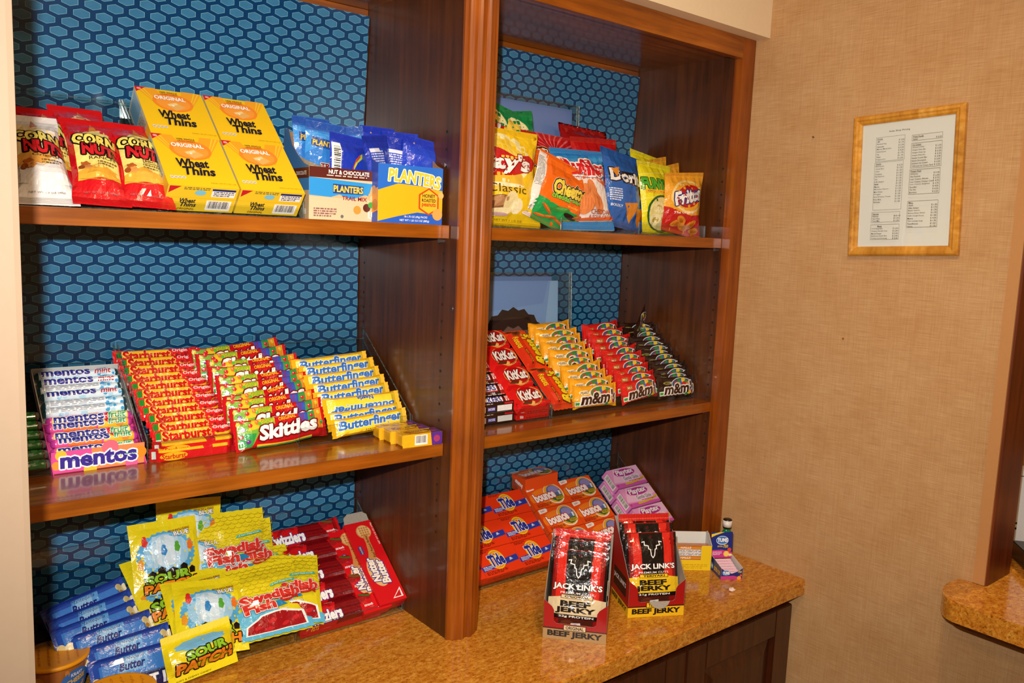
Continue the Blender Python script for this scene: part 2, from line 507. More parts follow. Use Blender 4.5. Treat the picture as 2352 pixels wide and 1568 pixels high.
# ------------------------------------------------------------------ bar counter on the right wall
def rounded(x0, y1, r, n=10):
    return [(x0 + r - r * math.sin(a), y1 - r + r * math.cos(a)) for a in [math.pi / 2 * i / n for i in range(n + 1)]]
arc = [(.872 - .055 + .055, -.956)]
out = [(.95, -.957)] + [(.737 + .09 - .09 * math.sin(a), -.957 - .055 + .055 * math.cos(a)) for a in [math.pi / 2 * i / 12 for i in range(13)]] + [(.737, -3.38), (1.45, -3.38), (1.45, -1.0135), (.95, -1.0135)]
out = [(.8715, -.957)] + out[1:14] + [(.737, -3.38), (1.60, -3.38), (1.60, -.55), (.9885, -.55), (.9885, -1.0135), (.8715, -1.0135)]
o = prism('bar_counter', out, .085, .125, M_GRANITE2, None, .004)
tag(o, 'rounded granite bar counter jutting from the right wall', 'countertop')
o2 = prism('wooden_underlay', [(.8705, -.967)] + [(x + .010, y - .010) for x, y in out[1:14]] + [(.747, -3.37), (.8705, -3.37)], .076, .0848, M_DARKW, o)
# ------------------------------------------------------------------ printed artwork, laid on package surfaces as thin ink shapes
_RAW = {}
def raw_text(s, off, shear):
    k = (s, round(off, 4), round(shear, 3))
    if k in _RAW: return _RAW[k]
    cu = bpy.data.curves.new('lettering', 'FONT')
    cu.body = s; cu.size = 1; cu.offset = off; cu.shear = shear
    cu.resolution_u = 2; cu.align_x = 'LEFT'
    ob = bpy.data.objects.new('lettering', cu)
    me = bpy.data.meshes.new_from_object(ob)
    vs = [(v.co.x, v.co.y) for v in me.vertices]
    fs = [tuple(p.vertices) for p in me.polygons]
    bpy.data.objects.remove(ob); bpy.data.curves.remove(cu); bpy.data.meshes.remove(me)
    _RAW[k] = (vs, fs)
    return _RAW[k]

class Art:
    """flat drawing in a unit square (0..1 across, 0..1 up) of a face w by h metres"""
    def __init__(s, w, h): s.w, s.h, s.L = w, h, []
    def poly(s, col, pts): s.L.append(([(x * s.w, y * s.h) for x, y in pts], [tuple(range(len(pts)))], col)); return s
    def rect(s, col, x0, y0, x1, y1): return s.poly(col, [(x0, y0), (x1, y0), (x1, y1), (x0, y1)])
    def ell(s, col, cx, cy, rx, ry=None, n=26, rot=0, metric=False, wob=0, lob=0):
        """ellipse; with metric=True radii are fractions of the width in both directions"""
        if ry is None: ry, metric = rx, True
        a, b = rx * s.w, ry * (s.w if metric else s.h)
        c, d = math.cos(rad(rot)), math.sin(rad(rot))
        pts = []
        for i in range(n):
            t = 2 * math.pi * i / n
            k = 1 + (wob * (1 if i % 2 else -1) if wob else 0) + (lob * math.cos(5 * t))
            x, y = a * k * math.cos(t), b * k * math.sin(t)
            pts.append((cx * s.w + x * c - y * d, cy * s.h + x * d + y * c))
        s.L.append((pts, [tuple(range(n))], col)); return s
    def band(s, col, pts, th):
        """a stroke of thickness th (fraction of height) along a polyline"""
        up = [(x, y + th / 2) for x, y in pts]; dn = [(x, y - th / 2) for x, y in pts]
        v = [(x * s.w, y * s.h) for x, y in up + dn]; n = len(pts)
        s.L.append((v, [(i, n + i, n + i + 1, i + 1) for i in range(n - 1)], col)); return s
    def stroke(s, col, pts, th):
        """a line of constant thickness th (fraction of width) along points"""
        v, f = [], []
        P = [(x * s.w, y * s.h) for x, y in pts]; t = th * s.w / 2
        for (x0, y0), (x1, y1) in zip(P, P[1:]):
            L = math.hypot(x1 - x0, y1 - y0) or 1; ex, ey = (x1 - x0) / L * t * .6, (y1 - y0) / L * t * .6; nx, ny = -(y1 - y0) / L * t, (x1 - x0) / L * t
            i = len(v); v += [(x0 - ex + nx, y0 - ey + ny), (x0 - ex - nx, y0 - ey - ny), (x1 + ex - nx, y1 + ey - ny), (x1 + ex + nx, y1 + ey + ny)]; f.append((i, i + 1, i + 2, i + 3))
        s.L.append((v, f, col)); return s
    def text(s, t, cx, cy, w, h, col, bold=.0, shear=0.0, rot=0, out=None, ow=.05, arc=0, out2=None, ow2=.09, grow=0):
        base, _ = raw_text(t, 0, shear)
        xs = [p[0] for p in base]; ys = [p[1] for p in base]
        bx, by, bw, bh = min(xs), min(ys), max(xs) - min(xs) or 1, max(ys) - min(ys) or 1
        W, H = w * s.w, h * s.h
        c, d = math.cos(rad(rot)), math.sin(rad(rot))
        jobs = ([(ow2, out2)] if out2 else []) + ([(ow, out)] if out else []) + [(0, col)]
        k = min(W / bw, H / bh)
        for o, cc in jobs:
            vs, fs = raw_text(t, bold, shear)
            P = []
            for x, y in vs:
                nx = (x - bx) / bw - .5; ny = (y - by) / bh - .5
                X = nx * W; Y = ny * H * (1 + grow * nx) + arc * H * (1 - 4 * nx * nx)
                P.append((cx * s.w + X * c - Y * d, cy * s.h + X * d + Y * c))
            m = 12 if o > .08 else 8
            sh = [(o * k * math.cos(2 * math.pi * q / m), o * k * math.sin(2 * math.pi * q / m)) for q in range(m)] if o else None
            s.L.append((P, fs, cc, sh))
        return s
    def fine(s, col, x0, y0, x1, rows, lh, seed=1, fill=.55):
        """rows of unreadably small print: broken hairlines of word length"""
        r = random.Random(seed); v, f = [], []
        for k in range(rows):
            y = y0 - k * lh; x = x0
            end = x1 - (r.random() * .25 * (x1 - x0) if k == rows - 1 else 0)
            while x < end - .005:
                L = min(end - x, (.02 + r.random() * .07) * (x1 - x0) * 2)
                i = len(v)
                v += [(x * s.w, y * s.h), ((x + L) * s.w, y * s.h), ((x + L) * s.w, (y + lh * fill) * s.h), (x * s.w, (y + lh * fill) * s.h)]
                f.append((i, i + 1, i + 2, i + 3)); x += L + .018 * (x1 - x0) * 2
        if f: s.L.append((v, f, col))
        return s
    def barcode(s, x0, y0, x1, y1, upright=True, seed=3, bg='f4f0ea'):
        s.rect(bg, x0, y0, x1, y1)
        r = random.Random(seed); v, f = [], []
        a0, a1 = (x0, x1) if upright else (y0, y1)
        m = (a1 - a0) * .08; p = a0 + m
        while p < a1 - m:
            t = (a1 - a0) * r.choice((.012, .02, .03)); i = len(v)
            if upright: q = [(p, y0 + .2 * (y1 - y0)), (p + t, y0 + .2 * (y1 - y0)), (p + t, y1 - .08 * (y1 - y0)), (p, y1 - .08 * (y1 - y0))]
            else: q = [(x0 + .2 * (x1 - x0), p), (x1 - .08 * (x1 - x0), p), (x1 - .08 * (x1 - x0), p + t), (x0 + .2 * (x1 - x0), p + t)]
            v += [(a * s.w, b * s.h) for a, b in q]; f.append((i, i + 1, i + 2, i + 3)); p += t + (a1 - a0) * r.choice((.015, .022, .03))
        s.L.append((v, f, '1a1a1a')); return s

def print_mesh(name, jobs, kind):
    """jobs: (Art, mapper(u, v, off) -> xyz, cut lines in u, cut lines in v, layer step)"""
    V, Fc, MI, mats, ids = [], [], [], [], {}
    for art, mp, gu, gv, step in jobs:
        for k, lay in enumerate(art.L):
            pv, pf, col = lay[:3]; shifts = (lay[3] if len(lay) > 3 else None) or ((0, 0),)
            if col not in ids: ids[col] = len(mats); mats.append(ink(col, kind))
            if (gu or gv) and len(shifts) > 1:
                nb = len(pv)
                pf = [tuple(i + q * nb for i in f) for q in range(len(shifts)) for f in pf]
                pv = [(x + dx, y + dy) for dx, dy in shifts for x, y in pv]
                shifts = ((0, 0),)
            if gu or gv:
                bm = bmesh.new()
                bv = [bm.verts.new((x, y, 0)) for x, y in pv]
                for f in pf:
                    try: bm.faces.new([bv[i] for i in f])
                    except ValueError: pass
                xs = [p[0] for p in pv]; ys = [p[1] for p in pv]
                for lines, no, lo, hi in ((gu, (1, 0, 0), min(xs), max(xs)), (gv, (0, 1, 0), min(ys), max(ys))):
                    for c in (lines or ()):
                        if lo + 1e-6 < c < hi - 1e-6:
                            co = (c, 0, 0) if no[0] else (0, c, 0)
                            bmesh.ops.bisect_plane(bm, geom=bm.verts[:] + bm.edges[:] + bm.faces[:], plane_co=co, plane_no=no, dist=1e-7)
                bm.verts.index_update()
                pv2 = [(v.co.x, v.co.y) for v in bm.verts]
                pf2 = [tuple(v.index for v in f.verts) for f in bm.faces]
                bm.free()
            else: pv2, pf2 = pv, pf
            for q, (dx, dy) in enumerate(shifts):
                off = step * (k + 1.5 + .04 * q); b = len(V)
                V += [mp(x + dx, y + dy, off) for x, y in pv2]
                Fc += [tuple(b + i for i in f) for f in pf2]; MI += [ids[col]] * len(pf2)
    me = bpy.data.meshes.new(name)
    me.from_pydata(V, [], Fc)
    for m in mats: me.materials.append(m)
    me.polygons.foreach_set('material_index', MI)
    me.update()
    return me

def smooth01(t):
    t = max(0.0, min(1.0, t)); return t * t * (3 - 2 * t)

class Kind:
    pass
def pouch(name, w, h, T, col, art=None, fins='tb', seal=.012, kx=2.2, ramp_len=.25, wr=.0015, seed=0, pinch=.05, back=.45,
          nx=16, ny=16, zig=.0, post=None, pleat=0.0, finish='film', backcol=None, art_back=None):
    """a sealed film bag; x in [-w/2, w/2], y in [0, h], the front bulges to +z"""
    L = h if fins == 'tb' else w
    sf = seal / L
    n_al = ny if fins == 'tb' else nx
    al = [0, sf * .5, sf] + [sf + (1 - 2 * sf) * i / (n_al - 1) for i in range(1, n_al - 1)] + [1 - sf, 1 - sf * .5, 1]
    n_ac = nx if fins == 'tb' else ny
    ac = [i / n_ac for i in range(n_ac + 1)]
    us, vs = (ac, al) if fins == 'tb' else (al, ac)
    def pt(u, v, side):
        a, b = (u, v) if fins == 'tb' else (v, u)
        d = min(b, 1 - b)
        rp = smooth01((d - sf) / ramp_len) ** .7 if d > sf else 0.0
        aa = abs(2 * a - 1)
        prof = max(0.0, 1 - aa ** kx) ** .62 * rp
        x = (u - .5) * w; y = v * h
        shrink = 1 - pinch * rp
        if fins == 'tb': x *= shrink
        else: y = h / 2 + (y - h / 2) * shrink
        q = Vector((u * w * 32 + seed * 3.1, v * h * 32 + seed * 1.7, seed * 2.3))
        nz = noise.noise(q) + .5 * noise.noise(q * 2.3)
        z = (T * prof + wr * nz * min(1, 2.5 * prof + .25) * (1 if prof > .01 else .3)) if side > 0 else -(T * back * prof)
        if pleat and d < sf + ramp_len * .8: z += side * pleat * math.cos(a * 34 + seed) * smooth01(1 - (d - sf) / (ramp_len * .8)) * (1 - aa ** 6) * (1 if d > sf else .25)
        if zig and d < 1e-6:
            k = (round(a * n_ac) % 2) * zig * (1 if b < .5 else -1)
            if fins == 'tb': y += k
            else: x += k
        p = Vector((x, y, z))
        return post(p, u, v) if post else p
    G = [[pt(u, v, 1) for v in vs] for u in us]
    nu, nv = len(us), len(vs)
    Nn = [[None] * nv for _ in us]
    for i in range(nu):
        for j in range(nv):
            du = G[min(i + 1, nu - 1)][j] - G[max(i - 1, 0)][j]; dv = G[i][min(j + 1, nv - 1)] - G[i][max(j - 1, 0)]
            n_ = du.cross(dv); n_.normalize(); Nn[i][j] = n_
    V = [p for row in G for p in row]; Fc = []; MI = []
    idx = lambda i, j: i * nv + j
    for i in range(nu - 1):
        for j in range(nv - 1): Fc.append((idx(i, j), idx(i + 1, j), idx(i + 1, j + 1), idx(i, j + 1))); MI.append(0)
    bidx = {}
    for i in range(nu):
        for j in range(nv):
            if i in (0, nu - 1) or j in (0, nv - 1): bidx[i, j] = idx(i, j)
            else: bidx[i, j] = len(V); V.append(pt(us[i], vs[j], -1))
    for i in range(nu - 1):
        for j in range(nv - 1): Fc.append((bidx[i, j], bidx[i, j + 1], bidx[i + 1, j + 1], bidx[i + 1, j])); MI.append(1)
    k = Kind(); k.name = name; k.w, k.h, k.d = w, h, T
    me = bpy.data.meshes.new(name); me.from_pydata([tuple(v) for v in V], [], Fc)
    me.materials.append(ink(col, finish)); me.materials.append(ink(backcol or col, finish))
    me.polygons.foreach_set('material_index', MI)
    me.polygons.foreach_set('use_smooth', [True] * len(Fc)); me.update()
    k.body = me
    def mapper(u, v, off):
        a = min(max(u / w, 0), 1); b = min(max(v / h, 0), 1)
        i = max(0, min(nu - 2, next((q for q in range(nu - 1) if us[q + 1] >= a), nu - 2)))
        j = max(0, min(nv - 2, next((q for q in range(nv - 1) if vs[q + 1] >= b), nv - 2)))
        s_ = (a - us[i]) / (us[i + 1] - us[i]); t_ = (b - vs[j]) / (vs[j + 1] - vs[j])
        P = (G[i][j] * (1 - s_) + G[i + 1][j] * s_) * (1 - t_) + (G[i][j + 1] * (1 - s_) + G[i + 1][j + 1] * s_) * t_
        n_ = (Nn[i][j] * (1 - s_) + Nn[i + 1][j] * s_) * (1 - t_) + (Nn[i][j + 1] * (1 - s_) + Nn[i + 1][j + 1] * s_) * t_
        return tuple(P + n_ * (off + .0002))
    k.prints = [('printed_front', print_mesh('printed_front', [(art, mapper, [u * w for u in us[1:-1]], [v * h for v in vs[1:-1]], .00011)], finish))] if art else []
    return k

def carton(name, w, h, d, col, faces, bev=.0008, finish='card', edge=None):
    """closed folding box; y up its face, front at z = d"""
    bm = bmesh.new(); add_box(bm, -w / 2, w / 2, 0, h, 0, d)
    bmesh.ops.bevel(bm, geom=bm.edges[:], offset=bev, segments=1, affect='EDGES')
    me = bpy.data.meshes.new(name); bm.to_mesh(me); bm.free(); me.materials.append(ink(col, finish))
    k = Kind(); k.name = name; k.w, k.h, k.d = w, h, d; k.body = me
    mp = dict(front=lambda u, v, o: (u - w / 2, v, d + o), bottom=lambda u, v, o: (u - w / 2, -o, v), top=lambda u, v, o: (u - w / 2, h + o, d - v),
              left=lambda u, v, o: (-w / 2 - o, v, u), right=lambda u, v, o: (w / 2 + o, v, d - u))
    k.prints = [('printed_' + f, print_mesh('printed_' + f, [(a, mp[f], None, None, .00007)], finish)) for f, a in faces.items()]
    return k

def roll(name, L, r, col, art, endcol):
    """a wrapped roll of sweets lying along x, resting on z = 0, twisted foil at both ends"""
    n = 20
    prof = [(-L / 2, .35), (-L / 2 + .002, .75), (-L / 2 + .006, .97), (-L / 2 + .009, 1), (L / 2 - .009, 1), (L / 2 - .006, .97), (L / 2 - .002, .75), (L / 2, .35)]
    V, Fc, MI = [], [], []
    for i, (x, k_) in enumerate(prof):
        for j in range(n):
            a = 2 * math.pi * j / n
            kk = k_ * (1 + (.10 * math.cos(a * 6) if i in (0, 1, 6, 7) else 0))
            V.append((x, -r * kk * math.cos(a), r + r * kk * math.sin(a)))
    for i in range(len(prof) - 1):
        for j in range(n):
            Fc.append((i * n + j, i * n + (j + 1) % n, (i + 1) * n + (j + 1) % n, (i + 1) * n + j)); MI.append(0 if 2 <= i <= 4 else 1)
    Fc.append(tuple(range(n))[::-1]); MI.append(1); Fc.append(tuple((len(prof) - 1) * n + j for j in range(n))); MI.append(1)
    me = bpy.data.meshes.new(name); me.from_pydata(V, [], Fc)
    me.materials.append(ink(col, 'film')); me.materials.append(ink(endcol, 'film'))
    me.polygons.foreach_set('material_index', MI); me.polygons.foreach_set('use_smooth', [True] * len(Fc)); me.update()
    k = Kind(); k.name = name; k.body = me; k.w, k.h, k.d = L, 2 * r, 2 * r
    def mp(u, v, o):
        a = v / r
        return (u - L / 2, -(r + o) * math.cos(a), r + (r + o) * math.sin(a))
    k.prints = [('printed_wrap', print_mesh('printed_wrap', [(art, mp, None, [art.h * q / 14 for q in range(1, 14)], .00008)], 'film'))]
    return k

def place(k, M, label, cat, group=None, scale=None):
    o = link(k.name, k.body)
    o.matrix_world = M
    for nm, me in k.prints: link(nm, me, o)
    tag(o, label, cat, group)
    return o
def rx(a): return Matrix.Rotation(rad(a), 4, 'X')
def ry(a): return Matrix.Rotation(rad(a), 4, 'Y')
def rz(a): return Matrix.Rotation(rad(a), 4, 'Z')
def T3(x, y, z): return Matrix.Translation((x, y, z))
def ramp_frame(y0, z0, th, x0=0, yaw=0):
    """frame of a sloping display: x along the shelf, y up the slope, z out of it"""
    return T3(x0, y0, z0) @ rz(yaw) @ rx(th)
UP = rx(90)                      # a package standing upright facing -y

def tray(name, x0, x1, y0, z0, th, depth, label, lip=.03, rise=.03, walls=(True, True), yaw=0, back=True):
    """clear sloping display tray: floor, front lip, back lip and side walls, with visible cut edges"""
    t = .0025
    fr = ramp_frame(y0, z0 + .0012, th, x0, yaw)
    root = empty(name, mat=T3(x0, y0, z0) @ rz(yaw))
    tag(root, label, 'display tray', 'clear acrylic display trays')
    W = x1 - x0; c, s = math.cos(rad(th)), math.sin(rad(th))
    def slab(nm, pts):
        # pts: four corners of a sheet in root space, thickened along its normal, faces: 2 clear sides, 4 cut edges
        P = [Vector(p) for p in pts]
        n_ = (P[1] - P[0]).cross(P[3] - P[0]).normalized() * t
        V = P + [p + n_ for p in P]
        mesh_obj(nm, V, [(3, 2, 1, 0), (4, 5, 6, 7), (0, 1, 5, 4), (1, 2, 6, 5), (2, 3, 7, 6), (3, 0, 4, 7)], [acrylic(), acrylic_edge()], root, [0, 0, 1, 1, 1, 1])
    dy, dz = depth * c, depth * s
    e = .0012
    f0 = .0075; fz = .0005 + (dy - f0) * s / c
    slab('tray_floor', [(t, f0, .0005), (W - t, f0, .0005), (W - t, dy - .001, fz), (t, dy - .001, fz)])
    slab('front_lip', [(0, -.001, e), (W, -.001, e), (W, -.001, e + lip), (0, -.001, e + lip)])
    if back: slab('back_panel', [(0, dy, e), (W, dy, e), (W, dy, e + dz + rise), (0, dy, e + dz + rise)])
    for on_, x in ((walls[0], 0.0), (walls[1], W - t)):
        if on_:
            V = []
            for xx in (x, x + t): V += [(xx, t, e), (xx, t, e + lip), (xx, dy - t, e + dz + rise * .8), (xx, dy - t, e)]
            mesh_obj('side_wall', V, [(0, 1, 2, 3), (7, 6, 5, 4), (0, 4, 5, 1), (1, 5, 6, 2), (2, 6, 7, 3), (3, 7, 4, 0)], [acrylic(), acrylic_edge()], root, [0, 0, 1, 1, 1, 1])
    return root
# ================================================================== left bay, middle shelf
Zs = Z2 + .0002
TA = 40
FA = ramp_frame(-.192, Zs, TA); FB = ramp_frame(-.200, Zs, TA); FC = ramp_frame(-.232, Zs, TA)
tray('display_tray', -.775, -.503, -.196, Zs, TA, .235, 'clear sloping tray holding the mint and fruit rolls', lip=.034)
tray('display_tray', -.501, -.249, -.206, Zs, TA, .235, 'clear sloping tray holding the red fruit chew bars', lip=.034, walls=(True, False))
tray('display_tray', -.247, -.004, -.238, Zs, TA, .265, 'clear sloping tray holding the yellow candy bars on the left bay', lip=.034, rise=.02, walls=(False, True))

# --- rolls
Lr, Rr = .131, .0080
H = math.pi * Rr
def mint_art(side):
    a = Art(Lr, H)
    a.rect('dcecf6', .06, .02, .94, .98)
    r = random.Random(4)
    for i in range(16): a.ell('8fc7e8' if i % 2 else 'b4dcf2', .08 + .84 * r.random(), .1 + .8 * r.random(), .012 + .03 * r.random(), n=12)
    for i in range(7): a.ell('3f9ed8', .74 + .19 * r.random(), .1 + .8 * r.random(), .012 + .02 * r.random(), n=12)
    if side == 0:
        a.text('mentos', .36, .45, .56, .36, '2b2f8f', .035, 0, 0, 'f6f8fb', .07)
        a.text('mint', .80, .43, .20, .30, 'b0344a', .03, .25, 0, 'f6f8fb', .06)
    else:
        a.rect('eef4f8', .08, .30, .74, .74)
        a.fine('8b93a8', .10, .66, .72, 5, .08, 3)
    return a
def fruit_art(v):
    a = Art(Lr, H)
    a.rect('e9569e', .06, .02, .94, .98)
    r = random.Random(9 + v)
    for i in range(9): a.ell(('f3c53a', 'f29a33', 'f6b8cf', 'ee7f3a')[i % 4], .08 + .6 * r.random(), .1 + .8 * r.random(), .05 + .05 * r.random(), n=14)
    a.rect('f0b42c' if v else 'd8e06a', .70, .02, .94, .98)
    a.ell('d2232f', .72, .62 if v else .4, .05); a.ell('5aa845', .88, .65, .05); a.ell('f08a2a', .84, .3, .05)
    a.text('mentos', .37, .45, .56, .37, '2b2f8f', .035, 0, 0, 'f6f8fb', .07)
    a.text('fruit', .81, .45, .20, .34, '2f9d57', .03, .15, 0, 'f6f8fb', .06)
    return a
K_mint = [roll('candy_roll', Lr, Rr, 'cfe6f4', mint_art(i), '19424e') for i in (0, 1)]
K_fruit = [roll('candy_roll', Lr, Rr, 'e9569e', fruit_art(i), 'c23a9c') for i in (0, 1)]
seq = [0, 0, 1, 0, 1, 1]
for i in range(12):
    s = .188 - .0160 * i
    n_ = .0048 + (.0014 if i % 2 else 0)
    M = FA @ T3(-.573 + .002 * math.sin(i * 2.3), s, n_) @ rx((-6, 4, 0, -14, 3, 0, 5, -2, 6, -10, 0, 4)[i])
    if i < 6:
        place(K_mint[seq[i]], M, 'pale blue mint candy roll, %s from the top of its column' % ORD[i], 'candy roll', 'mint candy rolls')
    else:
        place(K_fruit[i % 2], M, 'pink fruit candy roll, %s below the mint rolls' % ORD[i - 6], 'candy roll', 'fruit candy rolls')
# white inner tray of the mint rolls and the pink display carton at the front
def open_tray(name, w, l, hgt, mat_in, M, label, cat='carton'):
    t = .0012
    root = empty(name, mat=M); tag(root, label, cat)
    for nm, b in (('carton_floor', (-w / 2, w / 2, 0, l, -.0012, 0)), ('carton_side', (-w / 2 - t, -w / 2, 0, l, 0, hgt)), ('carton_side', (w / 2, w / 2 + t, 0, l, 0, hgt)), ('carton_back', (-w / 2, w / 2, l, l + t, 0, hgt))):
        bm = bmesh.new(); add_box(bm, *b); bm_obj(nm, bm, mat_in, root)
    return root
M_CARDW = plain('white_card', 'd9d7d2', .6, .3, grain=.02)
open_tray('display_carton', .136, .112, .017, M_CARDW, FA @ T3(-.573, .0885, .0040), 'white open carton around the mint candy rolls')
fc = open_tray('display_carton', .136, .100, .012, ink('e9569e', 'card'), FA @ T3(-.573, -.0145, .0040), 'pink and orange open carton of fruit rolls with its name on front')
a = Art(.1385, .034)
a.rect('e54f9f', 0, 0, .42, 1).rect('f08a50', .42, 0, 1, 1)
for x, y, r_, c in ((.05, .35, .05, 'f29a3a'), (.10, .82, .06, 'f5c33a'), (.62, .95, .09, 'e86a80'), (.95, .55, .07, 'f08a1e'), (.40, .02, .07, 'f5c33a'), (.85, .08, .07, 'e8609a'), (.72, .3, .06, 'f3a43c')): a.ell(c, x, y, r_)
a.text('mentos', .50, .50, .80, .56, '3a2a94', .04, 0, -0, 'f3f3f5', .07)
k = carton('carton_front', .1385, .034, .0015, 'e9569e', {'front': a})
o = link('carton_front', k.body, fc); o.matrix_world = T3(-.573, -.2008, Zs + .0012) @ UP @ T3(0, 0, -.0015)
for nm, me in k.prints: link(nm, me, o)
# dark rolls in the shade of the wall end
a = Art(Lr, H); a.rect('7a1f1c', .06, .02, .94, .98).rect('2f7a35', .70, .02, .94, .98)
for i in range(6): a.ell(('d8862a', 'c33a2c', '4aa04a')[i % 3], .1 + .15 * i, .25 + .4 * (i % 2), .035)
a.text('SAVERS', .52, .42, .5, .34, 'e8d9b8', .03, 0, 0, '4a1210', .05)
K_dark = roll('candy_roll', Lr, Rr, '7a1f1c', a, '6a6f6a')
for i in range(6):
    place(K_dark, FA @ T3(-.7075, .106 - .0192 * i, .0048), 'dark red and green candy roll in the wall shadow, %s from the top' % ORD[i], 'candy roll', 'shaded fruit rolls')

# --- fruit chew bars
wS, hS = .148, .0255
a = Art(wS, hS)
a.rect('d8161d', 0, 0, 1, 1)
a.poly('f5b61a', [(.10, .10), (.66, .10), (.63, .92), (.10, .92)])
a.poly('e98d14', [(.10, .10), (.66, .10), (.655, .24), (.10, .2)])
a.rect('2f8a2f', .045, .35, .095, .85).rect('dfe6dc', .045, .2, .095, .36)
a.text('Starburst', .385, .55, .54, .62, 'c8140f', .045, .0, 0, 'f9d25a', .06)
a.text('Original', .80, .76, .23, .26, 'f4dcd6', .02)
a.band('f2b21c', [(.70, .36), (.74, .26), (.80, .24), (.86, .30), (.90, .44)], .2)
a.ell('8c1016', .74, .45, .018); a.ell('b8141a', .79, .46, .02); a.ell('a21218', .84, .5, .018)
a.fine('e8863a', .89, .5, .955, 2, .14)
def bar_kind(name, w, h, T, col, art, seed=1, seal=.008, kx=7, wr=.0005):
    return pouch(name, w, h, T, col, art, fins='lr', seal=seal, kx=kx, ramp_len=.035, wr=wr, seed=seed, pinch=.08, back=.12, nx=12, ny=8, zig=.0012)
K_star = bar_kind('fruit_chew_bar', wS, hS, .0080, 'd8161d', a, 3)
for i in range(11):
    s = .212 - .0187 * i
    place(K_star, FB @ T3(-.4375 + .0026 * i + .002 * math.sin(i * 1.7), s, .0075 + (.001 if i % 3 else 0)) @ rz(.8 * math.sin(i * 2.1)) @ rx(33), 'red fruit chew bar with yellow name panel, %s from the top of its column' % ORD[i], 'candy bar', 'red fruit chew bars')
a2 = Art(wS, hS)
a2.rect('c8161d', 0, 0, 1, 1).poly('f2b01a', [(.10, .72), (.60, .72), (.58, .98), (.10, .98)]).ell('e9a51c', .26, .42, .15, .30)
a2.text('Starburst', .26, .42, .26, .34, 'b5120f', .02)
a2.rect('f2b01a', .70, .70, .90, .95).rect('dfe6dc', .03, .3, .075, .8)
K_star2 = bar_kind('fruit_chew_bar', wS, hS, .0095, 'c8161d', a2, 5)
for i in range(2):
    place(K_star2, FB @ T3(-.4185 - .006 * i, .0035 - .009 * i, .0065 - .006 * i) @ rx(46), 'red fruit chew bar wedged behind the tray lip, %s from the shelf' % ('second', 'first')[i], 'candy bar', 'red fruit chew bars')

# --- rainbow candy pouches
def skit_art():
    w, h = .182, .056
    a = Art(w, h)
    a.rect('c9141d', 0, 0, 1, 1)
    a.poly('7fb23a', [(.03, .1), (.17, .1), (.34, .95), (.05, .95)])
    a.poly('2f9a4a', [(.04, .05), (.16, .05), (.22, .5), (.06, .55)])
    a.poly('e7c62c', [(.14, .62), (.20, .98), (.44, .96), (.42, .72)])
    a.poly('3a57b8', [(.66, .35), (.71, .98), (.80, .98), (.77, .3)]).poly('6a3f9a', [(.69, .35), (.73, .98), (.76, .98), (.73, .35)])
    a.poly('35a04a', [(.77, .3), (.80, .98), (.95, .98), (.94, .3)])
    a.poly('e8962c', [(.86, .3), (.88, .98), (.96, .98), (.96, .3)])
    r = random.Random(5)
    for cx, cy in [(.06, .85), (.10, .68), (.07, .45), (.13, .25), (.17, .8), (.83, .8), (.88, .6), (.92, .85), (.85, .42), (.94, .5), (.24, .86), (.10, .93)]:
        c = r.choice(('d8222a', 'e8762c', '6a2f8a', '3aa04a', 'e8c22c', 'd8222a'))
        a.ell(c, cx, cy, .022, n=14); a.ell('f7e9e0', cx - .006, cy + .03, .005, n=8)
    a.text('GREEN', .35, .88, .13, .10, '6cb52c', .02, 0, 5).text('APPLE', .35, .76, .14, .11, '6cb52c', .03, 0, 5)
    a.ell('5ab838', .265, .80, .018)
    a.text('ORIGINAL', .56, .86, .19, .11, 'f2c21e', .02, .1, 4)
    a.text('Skittles', .55, .50, .62, .46, 'f3f1ee', .045, .18, 2, '7a0d14', .07, grow=.0)
    a.band('e7b52c', [(.2, .10), (.4, .06), (.6, .05), (.8, .10)], .05).band('3a8a4a', [(.2, .06), (.4, .02), (.6, .02), (.8, .06)], .04)
    a.rect('dfe8dc', .025, .08, .085, .3).rect('3a9a3a', .032, .12, .078, .25)
    return a
K_skit = [pouch('candy_pouch', .182, .056, .0085, 'c9141d', skit_art(), fins='lr', seal=.009, kx=2.6, ramp_len=.12, wr=.0022, seed=s_, pinch=.12, zig=.0012, back=.2) for s_ in (2, 6)]
sk = [(-.290, .190, 6, 30), (-.283, .172, 4, 34), (-.268, .152, 1, 30), (-.270, .135, 2, 36), (-.262, .114, 2, 32), (-.266, .096, 5, 38), (-.258, .076, 10, 34), (-.268, .055, 2, 40), (-.262, .034, 2, 40), (-.262, .008, 4, 34)]
for i, (x, s, r_, t_) in enumerate(sk):
    place(K_skit[i % 2], FB @ T3(x - .004, s - .017, .013) @ rz(r_) @ rx(t_), 'red rainbow candy pouch, %s from the top of its pile' % ORD[i], 'candy pouch', 'red rainbow candy pouches')

